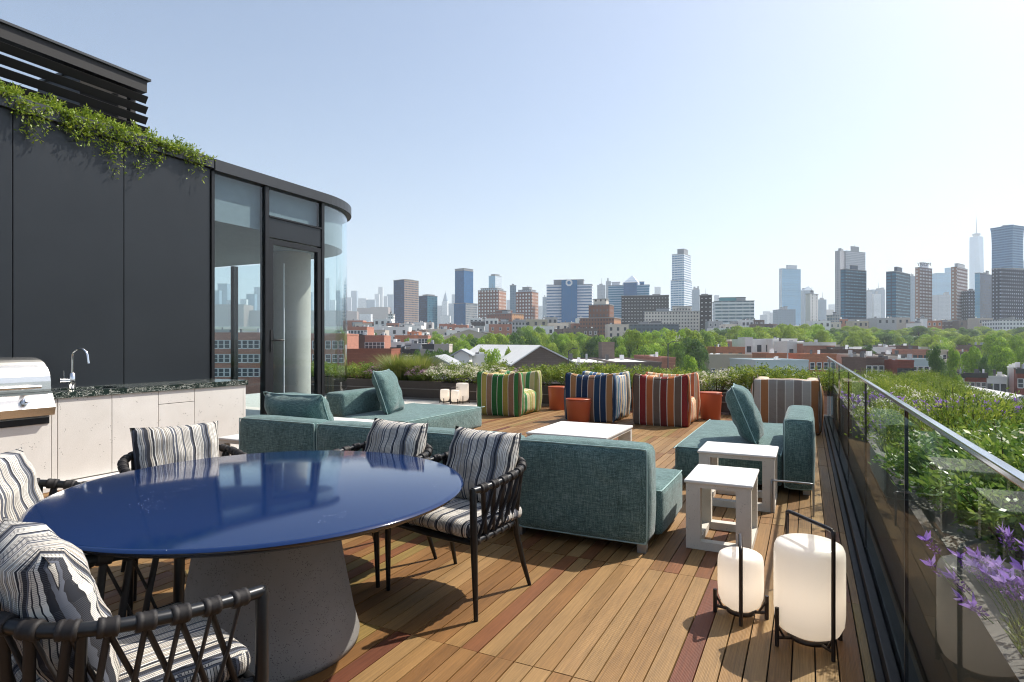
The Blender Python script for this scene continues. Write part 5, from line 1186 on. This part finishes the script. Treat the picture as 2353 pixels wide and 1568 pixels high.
# ================================================================ trees of the hillside
def crown_me(seed,n,w,h,nb,L):
    rg=np.random.default_rng(seed); P=[];Dn=[];T=[]
    C=[]
    for i in range(nb):
        a=rg.uniform(0,6.283); r=.30*w*math.sqrt(rg.uniform(0,1)); z=rg.uniform(.22,.78)*h
        k=1-abs(z/h-.45)*1.1; C.append((r*math.cos(a)*k*1.25,r*math.sin(a)*k*1.25,z,rg.uniform(.12,.23)*w*(.7+.4*k)))
    C.append((0,0,h*.82,.15*w)); C.append((0,0,h*.5,.24*w))
    per=n//len(C)
    for i,(x,y,z,r) in enumerate(C):
        d=rg.normal(0,1,(per,3)); d/=np.linalg.norm(d,axis=1,keepdims=True)
        d[:,2]=np.where(d[:,2]<-.3,-d[:,2]*.6,d[:,2]); d/=np.linalg.norm(d,axis=1,keepdims=True)
        q=rg.uniform(.72,1.04,(per,1))**.6
        lump=1+.22*np.sin(d[:,0:1]*7+i)*np.sin(d[:,1:2]*8+i*2)*np.sin(d[:,2:3]*7+1)
        P.append(np.array([x,y,z])+d*r*q*lump*np.array([1,1,.85])); Dn.append(d); T.append(np.clip(rg.normal(.45,.22,per)+rg.normal(0,.17),0,1))
    P=np.concatenate(P);Dn=np.concatenate(Dn);T=np.concatenate(T); n=len(P)
    # leaf sprays lie roughly along the crown surface
    t1=np.cross(Dn,rg.normal(0,1,(n,3))); t1/=np.linalg.norm(t1,axis=1,keepdims=True); nrm=Dn+rg.normal(0,.45,(n,3)); nrm/=np.linalg.norm(nrm,axis=1,keepdims=True)
    t1=t1-nrm*np.sum(t1*nrm,1,keepdims=True); t1/=np.linalg.norm(t1,axis=1,keepdims=True); t2=np.cross(nrm,t1)
    s=L*rg.uniform(.5,1.3,(n,1))
    V=np.stack([P-t1*s,P+t2*s*.7,P+t1*s,P-t2*s*.7],1).reshape(-1,3)
    return V,np.arange(4*n).reshape(n,4),T
def trunk_me(w,h):
    b=MB(); b.tube([(0,0,-3),(0,0,h*.3),(.1,0,h*.62)],[w*.04,w*.03,w*.014],6)
    for i in range(5):
        a=i*1.3; b.tube([(0,0,h*.22+i*h*.05),(math.cos(a)*w*.16,math.sin(a)*w*.16,h*.45+i*h*.03),(math.cos(a)*w*.28,math.sin(a)*w*.28,h*.6+i*h*.02)],[w*.016,w*.011,w*.004],5,caps=False)
    return b.build('trunk',M['bark'],me_only=True,uv=False)
CR={}; TRK=trunk_me(8,8.5)
for kind,mat in (('n','leaf_tree'),('d','leaf_tree_dark'),('l','leaf_tree_lime')):
    CR[kind]=[]
    for s in range(3):
        V,Q,Tn=crown_me(200+s+ord(kind),6500,8.0,8.5,19,.16); CR[kind].append(np_mesh('crown',V,Q,[M[mat]],Tn))
CRN=[]
for s in range(3):
    V,Q,Tn=crown_me(300+s,18000,8.0,9.5,28,.13); CRN.append(np_mesh('crown',V,Q,[M[('leaf_tree','leaf_tree_dark','leaf_tree')[s]]],Tn))
def tree(label,x,yt,wpx,D,kind='n',near=False,group='trees on the hillside',k=0):
    w=wpx/FPX*D; zt=zz(yt,D); zg=ground(D); hh=max(zt-zg,w*.8); p=cw(rr(x,D),D)
    s=w/8.0; sz=hh/ (9.5 if near else 8.5)
    sz=min(sz,s*1.5); z=zt-sz*(9.3 if near else 8.3)
    t=thing('tree',label,'tree',(p.x,p.y,min(z,zg+4)),0,group); t.rotation_euler=(0,0,k*1.37); t.scale=(s,s,(zt-min(z,zg+4))/(9.3 if near else 8.3))
    put('crown',(CRN if near else CR[kind])[k%3],t); put('trunk',TRK,t)
rt=random.Random(21)
KN={'n':'mid green','d':'dark green','l':'yellow green'}
def band(n,x0,x1,y0,y1,w,d0,d1,where,kinds='nlld'):
    L=[]
    for i in range(n):
        f=(i+rt.uniform(.1,.9))/n; D=rt.uniform(d0,d1); kd=rt.choice(kinds); L.append((x0+(x1-x0)*f,rt.uniform(y0,y1),w*rt.uniform(.8,1.25),D,kd))
    cnt={}
    for i,(x,y,w_,D,kd) in enumerate(L):
        cnt[kd]=cnt.get(kd,0)+1; tot=sum(1 for q in L if q[4]==kd)
        lab=f'{ORD[cnt[kd]]} {KN[kd]} tree from the left {where}' if tot>1 else f'only {KN[kd]} tree {where}'
        tree(lab,x,y,w_,D,kd,k=i)
band(6,955,1045,796,804,52,100,125,'behind the grey pitched roof','nnd')
band(12,985,1135,764,778,58,150,215,'in the clump left of the big shed','nnnld')
band(8,1120,1235,756,768,78,140,190,'in the tall clump beside the big shed gable','nlld')
band(4,1095,1180,790,806,56,95,110,'low in front of the big shed gable','lln')
band(6,1190,1250,745,752,36,260,330,'behind the tall clump','nd')
band(11,1225,1345,756,768,52,180,260,'in the row behind the shed ridge','nll')
band(12,1355,1490,764,778,60,150,230,'behind the flat white roofs','nndl')
band(16,1440,1645,749,765,76,150,230,'in the grove right of the brick tower','nll')
band(6,1552,1610,770,784,56,120,150,'at the near edge of the grove','nd')
tree('full round tree standing alone right of the workshop',1580,806,60,98,'n',True,k=0)
band(8,1640,1720,746,756,34,260,340,'left of the office grove','nd')
band(10,1695,1800,743,755,58,220,300,'in front of the green banded office','nll')
band(10,1780,1885,741,753,58,230,300,'in front of the mirrored tower','nll')
band(10,1870,1990,752,766,46,230,320,'below the concrete tower pair','nlld')
band(16,1925,2135,747,758,40,300,380,'along the back of the park','nlld')
band(16,1920,2140,757,772,50,240,295,'in the middle of the park','nlld')
band(16,2105,2365,747,760,46,280,370,'at the back of the park on the right','nlld')
band(14,2105,2365,757,774,62,200,260,'in the park below the lattice towers','nll')
band(12,800,1010,758,776,22,240,330,'between the small left roofs','nd')
tree('round dark tree standing among the right-hand rooftops',1998,788,42,160,'d',True,k=1)
tree('tall dark poplar-like tree, left of the big pair',2152,786,52,112,'d',True,k=1); tree('tall tree, right of the big pair behind the planting bed',2186,790,44,114,'n',True,k=0)
tree('large spreading tree behind the red row house, left part',2238,788,64,128,'n',True,k=2); tree('large spreading tree behind the white row house',2290,786,78,130,'n',True,k=0); tree('tree cut by the right picture edge above the brick house',2345,790,60,135,'n',True,k=2)
tree('bushy tree between the two big groups at the right',2262,812,40,124,'d',True,k=1); tree('large tree at the back of the right-hand group',2275,762,80,165,'n',True,k=0); tree('bright tree at the right edge of the park',2335,764,70,170,'n',True,k=2)
# ================================================================ air, sky, sun, camera
hz=MB().box(-13000,13000,-9000,13000,-20,560).build('haze',[],None,uv=False)
# boundary is a closed box; only its volume is shaded
N=bpy.data.materials.new('thin city haze'); N.use_nodes=True; t=N.node_tree; t.nodes.clear()
o=t.nodes.new('ShaderNodeOutputMaterial'); v=t.nodes.new('ShaderNodeVolumePrincipled')
v.inputs['Color'].default_value=(.84,.92,1,1); v.inputs['Density'].default_value=HAZE; v.inputs['Anisotropy'].default_value=.15
t.links.new(v.outputs[0],o.inputs['Volume']); hz.data.materials.append(N); tag(hz,kind='stuff')
hz['label']='thin pale blue haze over the city'
SUN=Vector((.72*CT-.40*ST,.72*ST+.40*CT,1.0)).normalized()
el=math.asin(SUN.z); az=math.atan2(SUN.x,SUN.y)
w=bpy.data.worlds.new('World'); sc.world=w; w.use_nodes=True; nt=w.node_tree
sk=nt.nodes.new('ShaderNodeTexSky'); sk.sky_type='NISHITA'; sk.sun_disc=False; sk.sun_elevation=el; sk.sun_rotation=az; sk.air_density=SKY_AIR; sk.dust_density=SKY_DUST; sk.ozone_density=SKY_OZ
bg=nt.nodes['Background']; bg.inputs['Strength'].default_value=SKY
nt.links.new(sk.outputs[0],bg.inputs[0])
l=bpy.data.lights.new('sun','SUN'); l.energy=SUNE; l.angle=R(.55); l.color=(1,.94,.85)
so=bpy.data.objects.new('sun',l); link(so); so.rotation_euler=SUN.to_track_quat('Z','Y').to_euler(); so.location=(3,5,20)
cam=bpy.data.cameras.new('camera'); co=bpy.data.objects.new('camera',cam); link(co)
co.location=(0,0,EYE); co.rotation_euler=(R(90),0,TH)
cam.sensor_width=36; cam.lens=36*FPX/2353; cam.shift_y=6/2353; cam.clip_start=.05; cam.clip_end=20000
sc.camera=co
sc.view_settings.view_transform='Standard'; sc.view_settings.look='None'; sc.view_settings.exposure=EXPO; sc.view_settings.gamma=1; sc.view_settings.use_curve_mapping=False
sc.render.engine='CYCLES'; cy=sc.cycles
cy.use_denoising=True; cy.max_bounces=10; cy.transparent_max_bounces=24; cy.glossy_bounces=4; cy.diffuse_bounces=4; cy.transmission_bounces=6; cy.volume_bounces=2; cy.caustics_reflective=False; cy.caustics_refractive=False; cy.sample_clamp_indirect=6
cy.use_adaptive_sampling=False; cy.pixel_filter_type='BLACKMAN_HARRIS'; cy.filter_width=1.1
